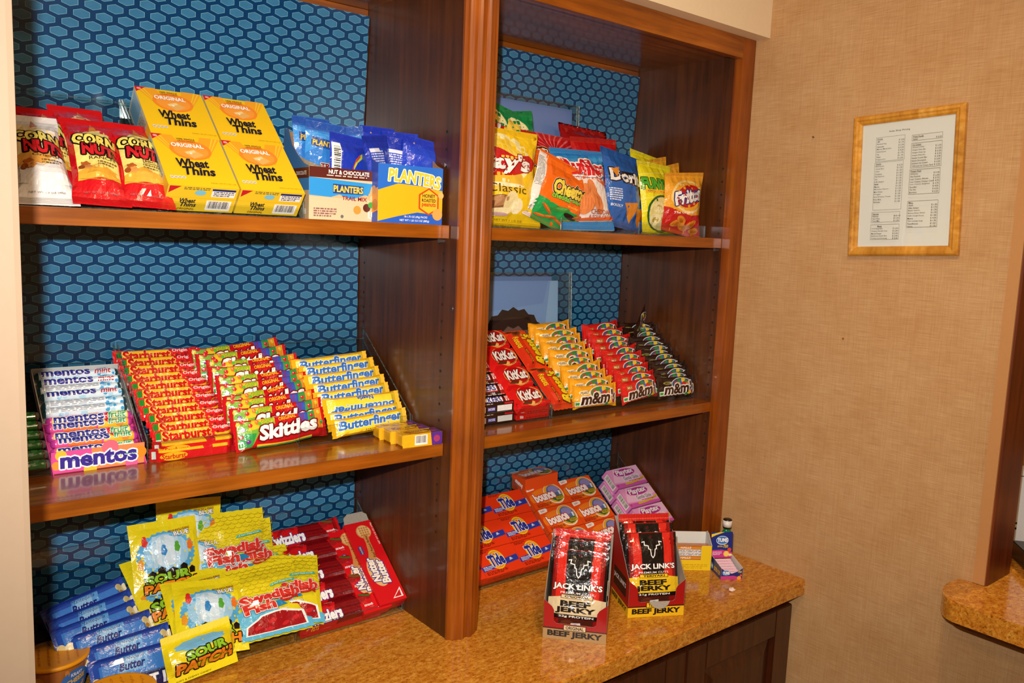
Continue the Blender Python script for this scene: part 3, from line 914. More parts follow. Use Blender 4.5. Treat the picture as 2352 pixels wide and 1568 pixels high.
# --- yellow crispy bars
wB, hB = .172, .036
def bf_art(up):
    a = Art(wB, hB)
    a.rect('f2b51b', 0, 0, 1, 1).poly('f7d733', [(.06, .1), (.94, .1), (.94, .9), (.06, .9)])
    for q in range(5): a.poly('eda71a', [(.1 + .18 * q, .02), (.13 + .18 * q, .02), (.2 + .18 * q, .2), (.17 + .18 * q, .2)])
    if up:
        a.text('Butterfinger', .49, .56, .80, .60, '2f6fc4', .035, .12, 1, 'f4f2e4', .05)
        a.fine('8a6a1a', .40, .17, .66, 2, .09, 4); a.text('NET WT 2.1 OZ', .82, .26, .12, .07, '6a4a12')
    else:
        a.text('Butterfinger', .49, .30, .80, .50, '2f6fc4', .035, .12, 180, 'f4f2e4', .05)
        a.text('Nestle', .52, .80, .20, .25, '2f4fa4', .03, 0, 180, 'f4f2e4', .04)
    return a
K_bf = [bar_kind('candy_bar', wB, hB, .0095, 'f2b51b', bf_art(u), 7, .010, 3.2, .0012) for u in (True, False)]
bf = [(-.118, .168, 4, 26), (-.108, .150, 4, 24), (-.106, .126, 3.5, 24), (-.103, .103, 3.5, 24), (-.103, .081, 3.5, 24), (-.095, .056, 1, 22), (-.096, .028, 3, 24), (-.094, .012, 3.5, 28)]
for i, (x, s, r_, t_) in enumerate(bf):
    place(K_bf[1 if i == 5 else 0], FC @ T3(x, s - .008, .010 + (.006 if i == 5 else 0)) @ rz(r_) @ rx(t_ + 8), 'yellow crispy peanut bar with blue lettering, %s from the top of its column%s' % (ORD[i], ', upside down' if i == 5 else ''), 'candy bar', 'yellow crispy peanut bars')

# --- fig cookie packs lying on the shelf
wN, dN, hN = .083, .0345, .0245
a = Art(wN, dN); a.rect('e9b01e', 0, 0, 1, 1)
a.ell('c8541c', .45, .5, .30, .36).ell('efc02c', .47, .52, .26, .28)
a.text('Newtons', .36, .55, .46, .36, '8a3a2a', .02, .2, 4, 'f0d060', .03)
a.poly('5a2f8a', [(.72, 0), (1, 0), (1, 1), (.86, 1)]); a.ell('b03a7a', .84, .4, .07); a.band('5a2a14', [(.66, .7), (.76, .62), (.9, .66)], .16)
b = Art(wN, hN); b.rect('e9b01e', 0, 0, 1, 1).poly('5a2f8a', [(.74, 0), (1, 0), (1, 1), (.70, 1)]).ell('a83a6a', .86, .5, .08).barcode(.30, .12, .62, .9)
K_newt = carton('cookie_pack', wN, dN, hN, 'e5a91c', {'front': a, 'bottom': b}, bev=.0035, finish='film')
for i, (x, y, r_) in enumerate(((-.0465, -.3445, -6), (-.0505, -.3075, -5), (-.0525, -.2705, -7))):
    place(K_newt, T3(x, y, Zs) @ rz(r_), 'yellow fig cookie pack on the shelf end, %s' % ('nearest the shelf edge with its barcode showing', 'between the other two', 'furthest from the shelf edge')[i], 'cookie pack', 'fig cookie packs')
# ================================================================== right bay, middle shelf
TB = 40
FD = ramp_frame(-.280, Zs, TB)
tray('display_tray', .078, .3295, -.2865, Zs, TB, .24, 'clear sloping tray holding red wafer boxes on the right bay', lip=.030, rise=.0)
tray('display_tray', .3315, .8255, -.2865, Zs, TB, .24, 'clear sloping tray holding the yellow, red and brown chocolate pouches', lip=.030, rise=.0)
# --- brown nougat bars
wK, hK = .118, .034
a = Art(wK, hK)
a.rect('2a1410', 0, 0, 1, 1)
a.rect('c41a24', .06, .36, .76, .96).rect('eceaf0', .075, .43, .745, .90)
a.text('SNICKERS', .41, .665, .62, .40, '2a2a86', .03)
a.rect('c41a24', .80, .14, .97, .94)
a.text('REPLAY', .885, .80, .15, .18, 'f3ece8', .02).text('& WIN', .885, .56, .15, .24, 'f3ece8', .03); a.fine('1c0c0a', .82, .34, .95, 2, .1)
a.text('1 BAR', .62, .24, .10, .13, 'f0ece8', .01); a.fine('b8a8a0', .1, .14, .9, 1, .08)
K_snk = bar_kind('candy_bar', wK, hK, .016, '2a1410', a, 4, .004, 8, .0004)
for i, s in enumerate((.190, .158, .126, .094, .062, .030)):
    place(K_snk, FD @ T3(.1770 + .0015 * math.sin(i * 2), s - .004, .011) @ rz(.6 * math.cos(i * 3)) @ rx(12), 'brown nougat bar with white name band, %s from the top beside the post' % ORD[i], 'candy bar', 'brown nougat bars')
b = Art(wK, .024)
b.rect('2a1410', 0, 0, 1, 1).barcode(.08, .12, .36, .62).rect('e6e2e2', .62, .14, .96, .66).rect('3a3a94', .40, .20, .58, .55)
b.text('SNICKERS', .49, .38, .15, .2, 'eee8f0', .02); b.fine('d8cfca', .06, .82, .6, 1, .1, 5); b.rect('c41a24', .78, .74, .98, .9)
K_snk2 = carton('candy_bar', wK, .022, .030, '2a1410', {'front': b}, bev=.003, finish='film')
for i in range(2):
    place(K_snk2, T3(.1700, -.279 + .002 * i, Zs + .004 + .0225 * i) @ UP @ T3(0, 0, -.030), 'brown nougat bar on edge behind the tray lip, %s' % ('lower of two', 'upper of two')[i], 'candy bar', 'brown nougat bars')
# --- red wafer bars
wT, hT = .094, .060
a = Art(wT, hT)
a.rect('d81a18', 0, 0, 1, 1)
a.ell('e9a04e', .50, .52, .37, .44, 34).ell('b81012', .485, .53, .34, .395, 34)
a.poly('5a2a12', [(.16, .16), (.42, .14), (.50, .24), (.28, .30)]).poly('e0b060', [(.42, .14), (.50, .10), (.56, .22), (.50, .28)])
a.text('KitKat', .49, .555, .60, .40, 'efeae6', .04, .06, 3, '7a0a0c', .05, out2='2a0a0a', ow2=.075)
a.text('Crisp Wafers', .72, .22, .26, .12, '6a2a12', .012, .1, 22)
a.fine('8a0c10', .76, .12, .92, 1, .04)
K_kit = pouch('wafer_bar', wT, hT, .016, 'd81a18', a, fins='lr', seal=.004, kx=12, ramp_len=.03, wr=.0004, seed=2, pinch=.02, back=.1, nx=12, ny=10)
for i, (x, s) in enumerate(((.2785, .186), (.2780, .130), (.2790, .072), (.2805, .013))):
    place(K_kit, FD @ T3(x, s, .016) @ rx(3), 'red wafer bar with oval emblem facing up, %s from the top of its column' % ORD[i], 'candy bar', 'red wafer bars')
b = Art(wT, .0115); b.rect('c41414', 0, 0, 1, 1); b.fine('7a0c0e', .3, .2, .95, 2, .3, 3); b.text('KitKat', .16, .55, .10, .5, 'efe0e0', .03)
K_kit2 = carton('wafer_bar', wT, .012, .055, 'c81616', {'front': b}, bev=.002, finish='film')
for i in range(3):
    place(K_kit2, T3(.2830 + .002 * i, -.2795, Zs + .004 + .0124 * i) @ UP @ T3(0, 0, -.055), 'red wafer bar seen edge-on behind the tray lip, %s of three' % ('lowest', 'middle', 'topmost')[i], 'candy bar', 'red wafer bars')
# --- orange peanut butter cup packs, name running down the slope
wR, hR = .064, .128
a = Art(hR, wR)          # drawn lying on its side, then turned
a.rect('ef4a18', 0, 0, 1, 1)
a.rect('d8361a', .04, .60, .97, .99)
a.poly('7a3f1c', [(.76, .50), (.98, .50), (.98, .92), (.78, .86)]).ell('5a2a10', .89, .72, .09, .15).poly('c48a3a', [(.74, .46), (.80, .46), (.80, .58), (.74, .56)])
a.text('Reeses', .62, .82, .26, .20, 'f2c41e', .02, .2, 180, '7a1a0e', .03)
a.text("Reese's", .44, .36, .66, .42, 'f5d21e', .045, .25, 0, '6a2410', .05)
a.rect('6a2410', .34, .06, .88, .15).text('2 PEANUT BUTTER CUPS', .61, .105, .48, .05, 'f2c41e', .0)
a.rect('6a2410', .12, .72, .44, .78).text('KING SIZE', .28, .75, .28, .04, 'f2c41e')
K_res0 = pouch('cup_pack', hR, wR, .017, 'ef4a18', a, fins='lr', seal=.010, kx=5, ramp_len=.06, wr=.0012, seed=8, pinch=.05, back=.15, nx=14, ny=10, zig=.002)
for i, (x, s, r_) in enumerate(((.3650, .250, 92), (.3705, .133, 91))):
    place(K_res0, FD @ T3(x - .0, s - .064 + .0, .017) @ rz(r_) @ T3(0, -wR / 2, 0), 'orange peanut butter cup pack with yellow script, %s' % ('upper of two lying down the slope', 'lower of two, nearest the tray lip')[i], 'candy pack', 'orange cup packs')
place(K_res0, T3(.3655, -.268, Zs + .012) @ rz(-3) @ rx(70) @ T3(.0, 0, -.008) @ Matrix.Scale(.56, 4, (1, 0, 0)) @ Matrix.Scale(.42, 4, (0, 1, 0)), 'orange cup pack edge tucked under the lower one behind the lip', 'candy pack', 'orange cup packs')
# --- chocolate button pouches in three colours
def mm_art(col, dark, tagc, tagt):
    w, h = .140, .056
    a = Art(w, h)
    a.rect(col, 0, 0, 1, 1)
    if tagt == 'PEANUT':
        a.ell('f6e8c0', .23, .70, .115, .11, 16).text('PEANUT', .23, .70, .18, .12, '4a2410', .02, .15, 3)
    elif tagt == 'MILK':
        a.poly('a8622a', [(.12, .60), (.26, .64), (.26, .84), (.12, .80)]).text('MILK', .19, .72, .10, .10, 'f0d0a0', .01)
    else:
        a.ell('8a8a3a', .24, .72, .11, .08, 16).text('MINIS', .24, .72, .14, .09, '2a1a0c', .015)
    # candy oval
    a.ell('f4f0ea', .60, .66, .27, .30, 26).ell('33507a' if tagt != 'PEANUT' else '5a7a3a', .60, .66, .255, .27, 26)
    r = random.Random(3)
    for x, y, c in ((.46, .66, 'c82a2a'), (.54, .78, '2f8a3a'), (.60, .70, '3a6ac4'), (.66, .80, 'e8c42a'), (.72, .68, '2f8a3a'), (.52, .60, 'e8c42a'), (.78, .62, 'd8762a'), (.66, .62, 'c82a2a')):
        a.ell(c, x, y, .055, n=16)
    a.text("m&m's", .55, .44, .80, .52, dark, .035, .12, 2, 'f4f0ea', .075, grow=.12)
    a.rect('e8ece4', .05, .12, .13, .32).rect('3a9a3a', .06, .16, .12, .28)
    for x, y, c in ((.80, .18, 'e8c42a'), (.88, .22, 'c82a2a'), (.72, .12, '3a8a4a')): a.ell(c, x, y, .035, n=14)
    return a
def mm_kind(col, dark, t, seed): return pouch('chocolate_pouch', .140, .056, .0075 if t == 'MINI' else .0100, col, mm_art(col, dark, col, t), fins='lr', seal=.007, kx=2.4, ramp_len=.13, wr=.0022, seed=seed, pinch=.13, zig=.0011, back=.2)
K_my = [mm_kind('f2a61a', '3a1a10', 'PEANUT', 3), mm_kind('f2a61a', '3a1a10', 'PEANUT', 11)]
K_mr = [mm_kind('d8201c', '3a1a10', 'MILK', 5), mm_kind('d8201c', '3a1a10', 'MILK', 13)]
K_md = [mm_kind('2b1712', '3a1e14', 'MINI', 7), mm_kind('2b1712', '3a1e14', 'MINI', 17)]
rr = random.Random(21)
def pile(kinds, n, s0, s1, x0, x1, lab, grp, tilt=40, spread=1.0):
    for i in range(n):
        f = i / (n - 1)
        s = s0 + (s1 - s0) * f; x = x0 + (x1 - x0) * f + rr.uniform(-.004, .004) * spread
        place(kinds[i % 2], FD @ T3(x, s - .010, .012) @ rz(rr.uniform(-3, 6) * spread) @ rx(tilt + rr.uniform(-6, 6)), lab % ORD[i], 'candy pouch', grp)
pile(K_my, 10, .215, .012, .463, .468, 'yellow peanut chocolate pouch, %s from the top of its pile', 'yellow chocolate pouches')
pile(K_mr, 10, .205, .014, .633, .626, 'red milk chocolate pouch, %s from the top of its pile', 'red chocolate pouches', 42)
pile(K_md, 13, .200, .008, .756, .753, 'dark brown chocolate pouch, %s from the top of its pile', 'brown chocolate pouches', 46, 1.1)
place(K_md[0], FD @ T3(.763, .205, .03) @ rz(38) @ rx(62), 'dark brown chocolate pouch sticking up at the back of its pile', 'candy pouch', 'brown chocolate pouches')
# --- picture in an acrylic stand
def picture_stand(x0, x1, z0, z1, y, lean, art, label, margin=.05):
    W, H_ = x1 - x0, z1 - z0
    root = empty('picture_stand', mat=T3(x0, y, z0) @ rx(-lean)); tag(root, label, 'picture')
    t = .0045
    for nm, yy in (('front_pane', -.006), ('back_pane', .0015)):
        V = [(0, yy, 0), (W, yy, 0), (W, yy, H_), (0, yy, H_), (0, yy + t, 0), (W, yy + t, 0), (W, yy + t, H_), (0, yy + t, H_)]
        mesh_obj(nm, V, [(0, 1, 2, 3), (7, 6, 5, 4), (0, 4, 5, 1), (1, 5, 6, 2), (2, 6, 7, 3), (3, 7, 4, 0)], [acrylic(), acrylic_edge(True)], root, [0, 0, 1, 1, 1, 1])
    k = carton('picture', W - margin, H_ - .014, .0006, '6f8fc4', {'front': art}, bev=.00005, finish='flat')
    o = link('picture', k.body, root); o.matrix_local = T3((W - margin) / 2, .0008, .003) @ UP
    for nm, me in k.prints: link(nm, me, o)
    return root
W_, H_ = .390, .300
a = Art(W_ - .05, H_ - .014)
a.rect('8fb2e6', 0, 0, 1, 1).poly('a6cbf2', [(.80, 0), (1, 0), (1, 1), (.92, 1)]).poly('86a8e0', [(.0, .7), (.85, .8), (.9, 1), (0, 1)])
a.ell('33201c', .56, .30, .36, .46, 44, wob=.03).ell('442a22', .56, .27, .34, .42, 44)
a.ell('8a6256', .56, .20, .31, .40, 40, wob=.035).ell('a5796a', .56, .12, .27, .36, 36)
picture_stand(.222, .6060, Zs + .001, .6985, -.052, 3, a, 'chocolate cup picture in a clear stand behind the wafer bars', .066)
# ================================================================== right bay, worktop level
Zw = .0003
TC = 38
FE = ramp_frame(-.226, Zw, TC)
tray('display_tray', .080, .4295, -.2285, Zw, TC, .245, 'clear sloping tray holding the laundry soap boxes', lip=.024, rise=.03)
tray('display_tray', .4315, .8265, -.2285, Zw, TC, .245, 'clear sloping tray holding dryer sheet and pink boxes', lip=.024, rise=.03)
wD, hD, dD = .1085, .0672, .030
a = Art(wD, hD)
a.rect('ea3a12', 0, 0, 1, 1)
a.poly('2a3aa0', [(.0, .22), (.42, .28), (.42, .46), (.0, .40)]).poly('2a3aa0', [(.60, .30), (1, .36), (1, .58), (.60, .52)])
a.ell('e8c42a', .46, .56, .20, .37, 34, 0).ell('f07a1a', .46, .56, .172, .315, 34).ell('e8c42a', .46, .56, .155, .28, 30).ell('ee5a14', .455, .55, .14, .25, 28).ell('f4d84a', .45, .60, .07, .13)
a.text('Tide', .45, .55, .36, .40, '232f92', .05, .05, 4, 'f2f2f4', .06)
a.text('ULTRA', .34, .78, .12, .06, '232f92', .02, 0, 12)
a.fine('e8e8f4', .04, .36, .30, 3, .05, 2); a.ell('c8cfe8', .80, .46, .03).stroke('c8cfe8', [(.76, .41), (.85, .44)], .012)
a.fine('7a1a0c', .06, .94, .36, 2, .05, 6); a.fine('7a1a0c', .06, .16, .62, 3, .045, 7)
a.rect('c02a0c', 0, 0, .004, 1).rect('c02a0c', 0, 0, 1, .006)
b = Art(wD, dD); b.rect('d8360f', 0, 0, 1, 1); b.fine('8a1e0a', .1, .6, .9, 2, .14)
K_tide = carton('soap_box', wD, hD, dD, 'e8380f', {'front': a, 'bottom': b}, bev=.001)
cols = ('leftmost', 'middle', 'right')
for c in range(3):
    for r_ in range(3):
        place(K_tide, FE @ T3(.1440 + .1095 * c + .001 * r_, .004 + .0684 * r_, .0045) @ rz(.5 - .4 * r_), 'orange laundry soap box, %s column beside the post, %s row' % (cols[c], ('bottom', 'middle', 'top')[r_]), 'soap box', 'laundry soap boxes')
wF, hF, dF = .1130, .0665, .030
a = Art(wF, hF)
a.rect('ea5216', 0, 0, 1, 1).ell('f07f22', .5, .45, .5, .4).poly('e94f16', [(0, .0), (.5, .0), (.3, .25), (0, .3)])
a.ell('f3ede0', .72, .52, .27, .46, 30).ell('e2a62a', .72, .54, .25, .43, 30).ell('5a6aa4', .74, .56, .20, .34, 26).ell('8d86c0', .76, .70, .15, .16, 20)
a.poly('3a6a3a', [(.54, .34), (.72, .42), (.93, .40), (.90, .22), (.72, .14)]).poly('d8e4ee', [(.86, .6), (.92, .6), (.90, .42), (.86, .42)])
a.rect('c8a62a', .70, .22, .94, .36); a.fine('3a4a1a', .72, .31, .92, 2, .05)
a.text('bounce', .42, .50, .60, .34, 'f4f0ec', .05, .0, 5, 'c4201c', .085)
a.poly('f2ece4', [(.02, .80), (.24, .84), (.27, .94), (.24, 1.0), (.02, .98)]).text('QUILT', .13, .90, .13, .08, 'c4301c', .03, 0, 4)
a.fine('7a240c', .08, .16, .5, 3, .05, 4)
b = Art(wF, dF); b.rect('d84a14', 0, 0, 1, 1)
l_ = Art(dF, hF); l_.rect('e04c14', 0, 0, 1, 1).text('bounce', .5, .5, .8, .16, 'f4e8e0', .05, 0, 90, 'c4301c', .08)
K_bnc = carton('dryer_sheet_box', wF, hF, dF, 'e54e14', {'front': a, 'bottom': b, 'left': l_}, bev=.001)
for c in range(2):
    for r_ in range(3):
        place(K_bnc, FE @ T3(.4895 + .1150 * c, .004 + .0680 * r_, .0045) @ rz(.3), 'orange dryer sheet box, %s column, %s row' % (('column next to the soap boxes', 'column next to the pink boxes')[c].replace('column ', ''), ('bottom', 'middle', 'top')[r_]), 'dryer sheet box', 'dryer sheet boxes')
t_ = Art(wF, dF); t_.rect('e04c14', 0, 0, 1, 1).rect('efe9e2', .0, .0, .30, 1).text('FREE', .15, .5, .2, .3, 'c4301c', .03); t_.fine('7a240c', .36, .8, .95, 4, .16, 9)
K_bnc2 = carton('dryer_sheet_box', wF, .052, .036, 'e54e14', {'front': t_ if False else a, 'top': t_, 'left': Art(.036, .052).rect('de4a12', 0, 0, 1, 1).text('bounce', .5, .5, .8, .2, 'f4e8e0', .05, 0, 70, 'c4301c', .08)}, bev=.001)
place(K_bnc2, FE @ T3(.4900, .196, .030) @ rz(2) @ rx(-38), 'orange dryer sheet box with white corner flap lying on top of the others', 'dryer sheet box', 'dryer sheet boxes')
wP, hP, dP = .118, .0600, .026
a = Art(wP, hP)
a.rect('e79ccd', 0, 0, 1, 1).poly('f0bfe0', [(0, .3), (.5, .2), (1, .5), (1, 1), (.2, 1)]).poly('d45ab0', [(0, 0), (1, 0), (1, .12), (0, .22)])
a.ell('b83a9a', .50, .74, .34, .20)
a.text('Playtex', .50, .74, .56, .34, 'f6eef4', .035, .15, 2, '9a1a86', .07)
a.poly('ecd8ea', [(.32, .30), (.86, .30), (.86, .54), (.32, .54)]).text('Gentle Glide', .59, .42, .48, .18, '4a4a5a', .008, .1)
a.band('d8b43a', [(.3, .14), (.55, .16), (.8, .22), (1, .34)], .10); a.text('REGULAR', .86, .25, .16, .05, '6a4a1a', .01, 0, 8)
a.fine('c01a8a', .46, .24, .86, 1, .05); a.text('8', .05, .12, .03, .09, 'b0208a', .02); a.fine('c86ab0', .08, .1, .2, 1, .05)
l_ = Art(dP, hP); l_.rect('dd86c6', 0, 0, 1, 1).barcode(.18, .12, .88, .86, upright=False, seed=5)
K_play = carton('pink_box', wP, hP, dP, 'd77fc0', {'front': a, 'left': l_}, bev=.0008)
for lay in range(2):
    for r_ in range(3):
        place(K_play, FE @ T3(.7640 - .004 * (1 - lay), .006 + .0640 * r_ - (.014 if lay == 0 else 0), .0045 + .0266 * lay) @ rz(.5), 'pink hygiene product box, %s layer, %s row' % (('lower', 'upper')[lay], ('bottom', 'middle', 'top')[r_]), 'box', 'pink hygiene boxes')

# ------------------------------------------------------------------ display cartons of dried beef on the worktop
M_KRAFT = plain('grey_card_inside', '9a9186', .75, .2, grain=.06, gscale=200)
def bull(a, cx, cy, k):
    R = [(1, .92), (.74, .98), (.80, .60), (.42, .52), (.40, .20), (.24, .12), (.16, -.55), (0, -.80)]
    for sg in (1, -1): a.stroke('f2f2f2', [(cx + sg * x * k, cy + y * k * .62) for x, y in R], .016)
wJ, hJ = .116, .158
def jerky_art(flav, panel, prot, strip):
    a = Art(wJ, hJ)
    a.rect('8f1413', 0, 0, 1, 1).rect('d42a1e', .12, .3, .88, .99)
    a.rect('1a1210', 0, .3, .05, .99).rect('1a1210', .95, .3, 1, .99)
    a.poly('120d0c', [(.29, .42), (.71, .42), (.73, .99), (.27, .99)])
    if strip:
        a.rect('c8201c', 0, .90, 1, 1).rect('e0503a', 0, .925, 1, .94)
        for q in range(19): a.rect('8f1413', .05 + .05 * q, .905, .053 + .05 * q, .995)
    a.ell('d42a1e' if strip else '4a0c0a', .50, .86 if strip else .935, .028)
    bull(a, .5, .735 if strip else .76, .19)
    a.text("JACK LINK'S", .50, .545, .84, .085, 'f2efec', .035, 0, 0, '1a0c0a', .05)
    a.text('PREMIUM CUTS', .50, .475, .58, .026, 'e8dcd4', .01)
    a.poly(panel, [(0, .20), (1, .20), (1, .40), (.75, .43), (.25, .43), (0, .40)])
    a.rect('1a1210', .22, .405, .78, .455).rect(panel, .23, .410, .77, .450).text(flav, .50, .430, .42, .026, '1a1210', .03)
    a.text('BEEF', .48, .345, .50, .062, '1a1210', .05, .0).text('JERKY', .48, .262, .66, .072, '1a1210', .05, .0)
    a.rect('1a0d0a', 0, .165, 1, .215).text(prot, .50, .190, .60, .030, 'f0ece6', .02)
    a.poly('4a1f14', [(.22, .0), (.78, .0), (.80, .160), (.20, .160)]); a.ell('6a2e1c', .36, .10, .12, .05).ell('59251a', .62, .06, .14, .05)
    a.poly('e4ddd2', [(.40, .01), (.60, .03), (.58, .125), (.42, .115)]).ell('9a9ab8', .50, .07, .05)
    return a
def jerky_carton(Mx, flav, low, panel, prot, label, n_bags=3):
    W, D, Hb, Hs, Hu = .1250, .118, .182, .080, .033
    root = empty('display_carton', mat=Mx); tag(root, label, 'carton', 'dried beef display cartons')
    t = .0009
    red, dk = ink('a01513', 'card'), ink('1a0d0c', 'card')
    # front panel with a U-shaped cut-out
    P = [(0, 0), (W, 0), (W, Hs), (W - .016, Hs - .013), (W - .020, Hs - .020), (W - .021, Hu + .004), (W - .026, Hu), (.026, Hu), (.021, Hu + .004), (.020, Hs - .020), (.016, Hs - .013), (0, Hs)]
    V = [(x, 0, z) for x, z in P] + [(x, t, z) for x, z in P]; n = len(P)
    F_ = [tuple(range(n)), tuple(range(2 * n - 1, n - 1, -1))] + [(i, n + i, n + (i + 1) % n, (i + 1) % n) for i in range(n)]
    fp = mesh_obj('front_panel', V, F_, [red, M_KRAFT], root, [0, 1] + [1] * n)
    a = Art(W, Hs)
    a.rect(low, 0, 0, 1, .27).rect('3a0c0c', 0, .27, 1, .30)
    a.text('BEEF JERKY', .50, .14, .84, .17, '1a1210', .05, .0)
    a.rect('1a1210', .32, .25, .68, .40).rect(panel, .33, .265, .67, .385).text(flav, .50, .325, .28, .08, '1a1210', .03)
    me = print_mesh('printed_front', [(a, lambda u, v, o: (u, -o, v), None, None, .00007)], 'card'); link('printed_front', me, fp)
    # sides rise in a curve from the front shoulder to the back
    for x0, nm in ((0, 'left'), (W - t, 'right')):
        S_ = [(0, 0), (D, 0), (D, Hb)] + [(D * (1 - f), Hs + (Hb - Hs) * (1 - f) ** 1.25 + .010 * math.sin(math.pi * f)) for f in (.12, .3, .5, .7, .88, 1.0)]
        V = [(x0, y, z) for y, z in S_] + [(x0 + t, y, z) for y, z in S_]; n = len(S_)
        F_ = [tuple(range(n)), tuple(range(2 * n - 1, n - 1, -1))] + [(i, n + i, n + (i + 1) % n, (i + 1) % n) for i in range(n)]
        sp = mesh_obj('side_panel', V, F_, [red, M_KRAFT], root, ([0, 1] if nm == 'left' else [1, 0]) + [1] * n)
        if nm == 'left':
            a = Art(D, Hs); a.rect(low, 0, 0, 1, .27).rect('1a0d0c', .15, .45, .85, .98).text("JACK LINK'S", .5, .74, .66, .16, 'efe8e4', .03).text('BEEF JERKY', .5, .14, .8, .15, '1a1210', .05)
            me = print_mesh('printed_side', [(a, lambda u, v, o: (-o, D - u, v), None, None, .00007)], 'card'); link('printed_side', me, sp)
    bm = bmesh.new(); add_box(bm, t, W - t, D - t, D, 0, Hb); bm_obj('back_panel', bm, M_KRAFT, root)
    bm = bmesh.new(); add_box(bm, t, W - t, t, D - t, 0, t); bm_obj('base_panel', bm, M_KRAFT, root)
    KK = [pouch('beef_pouch', wJ, hJ, .010, 'a81816', jerky_art(flav, panel, prot, st), fins='tb', seal=.010, kx=3, ramp_len=.18, wr=.0022, seed=4 + len(flav), pinch=.02, back=.6, nx=12, ny=16) for st in (False, True)]
    for i in range(n_bags):
        place(KK[i == n_bags - 1], Mx @ T3(W / 2, .014 + .024 * i, .012 + .0125 * i) @ rx(90 - 17 + .5 * i) @ T3(0, 0, 0), 'red and black %s dried beef pouch, %s in its carton' % (flav.lower(), ('front one', 'middle one', 'back one')[i]), 'snack pouch', 'dried beef pouches')
    return root
jerky_carton(T3(.1604, -.4773, Zw) @ rz(-48.7), 'ORIGINAL', 'a8875a', 'd9c39a', '22g PROTEIN', 'display carton of original dried beef with tan base, nearer the camera')
r2 = jerky_carton(T3(.3645, -.5152, Zw) @ rz(-28.2), 'TERIYAKI', 'e2b51c', 'e9bf22', '21g PROTEIN', 'display carton of teriyaki dried beef with yellow base')
# torn grey flap hanging over the teriyaki panel
V = [(.046 + .0, -.0012, .034), (.092, -.0012, .034), (.087, -.004, .027), (.078, -.006, .021), (.066, -.0065, .0195), (.056, -.005, .023), (.049, -.003, .029)]
V2 = [(x, y - .0006, z) for x, y, z in V]; n = len(V)
mesh_obj('torn_flap', V + V2, [tuple(range(n)), tuple(range(2 * n - 1, n - 1, -1))] + [(i, (i + 1) % n, n + (i + 1) % n, n + i) for i in range(n)], M_KRAFT, r2)

# ------------------------------------------------------------------ cough drop carton
MH = T3(.6470, -.4020, Zw) @ rz(-36.2)
W, D, Hf, Hb = .0925, .055, .062, .078
hc = empty('display_carton', mat=MH); tag(hc, 'yellow cough drop carton with a cut-out front and white inside', 'carton')
yel = ink('ecc81c', 'card'); t = .0009
P = [(0, 0), (W, 0), (W, Hf), (W - .024, Hf), (W - .026, Hf - .003), (W - .026, .026), (0, .026)]
V = [(x, 0, z) for x, z in P] + [(x, t, z) for x, z in P]; n = len(P)
fp = mesh_obj('front_panel', V, [tuple(range(n)), tuple(range(2 * n - 1, n - 1, -1))] + [(i, n + i, n + (i + 1) % n, (i + 1) % n) for i in range(n)], [yel, M_CARDW], hc, [0, 1] + [1] * n)
a = Art(W, .026); a.fine('c8a41a', .25, .5, .9, 3, .16)
link('printed_front', print_mesh('printed_front', [(a, lambda u, v, o: (u, -o, v), None, None, .00007)], 'card'), fp)
for x0 in (0, W - t):
    S_ = [(0, 0), (D, 0), (D, Hb), (D * .8, Hb + .006), (D * .55, Hb + .004), (D * .3, Hf + .010), (0, Hf)]
    V = [(x0, y, z) for y, z in S_] + [(x0 + t, y, z) for y, z in S_]; n = len(S_)
    mesh_obj('side_panel', V, [tuple(range(n)), tuple(range(2 * n - 1, n - 1, -1))] + [(i, n + i, n + (i + 1) % n, (i + 1) % n) for i in range(n)], [yel, M_CARDW], hc, ([0, 1] if x0 == 0 else [1, 0]) + [1] * n)
bm = bmesh.new(); add_box(bm, t, W - t, D - t, D, 0, Hb); bm_obj('back_panel', bm, M_CARDW, hc)
bm = bmesh.new(); add_box(bm, t, W - t, t, D - t, 0, t); bm_obj('base_panel', bm, M_CARDW, hc)
a = Art(.084, .0078); a.rect('c8741c', 0, 0, 1, 1).rect('e8a43a', 0, .3, 1, .6).text('HALLS', .3, .5, .3, .6, 'f4e8d8', .03)
b = Art(.084, .0078); b.rect('ece8e4', 0, 0, 1, 1); b.fine('6a6a78', .05, .7, .95, 3, .26)
K_h = [carton('cough_drop_stick', .084, .0078, .022, 'c8741c', {'front': a}, .0008, 'film'), carton('cough_drop_stick', .084, .0078, .022, 'ece8e4', {'front': b}, .0008, 'film')]
for i, q in enumerate((1, 1, 0, 0, 1, 1, 0)):
    place(K_h[q], MH @ T3(W / 2, .003, .0012 + .0084 * i) @ UP @ T3(0, 0, -.022), 'cough drop stick in the yellow carton, %s from the bottom' % ORD[i], 'candy stick', 'cough drop sticks')

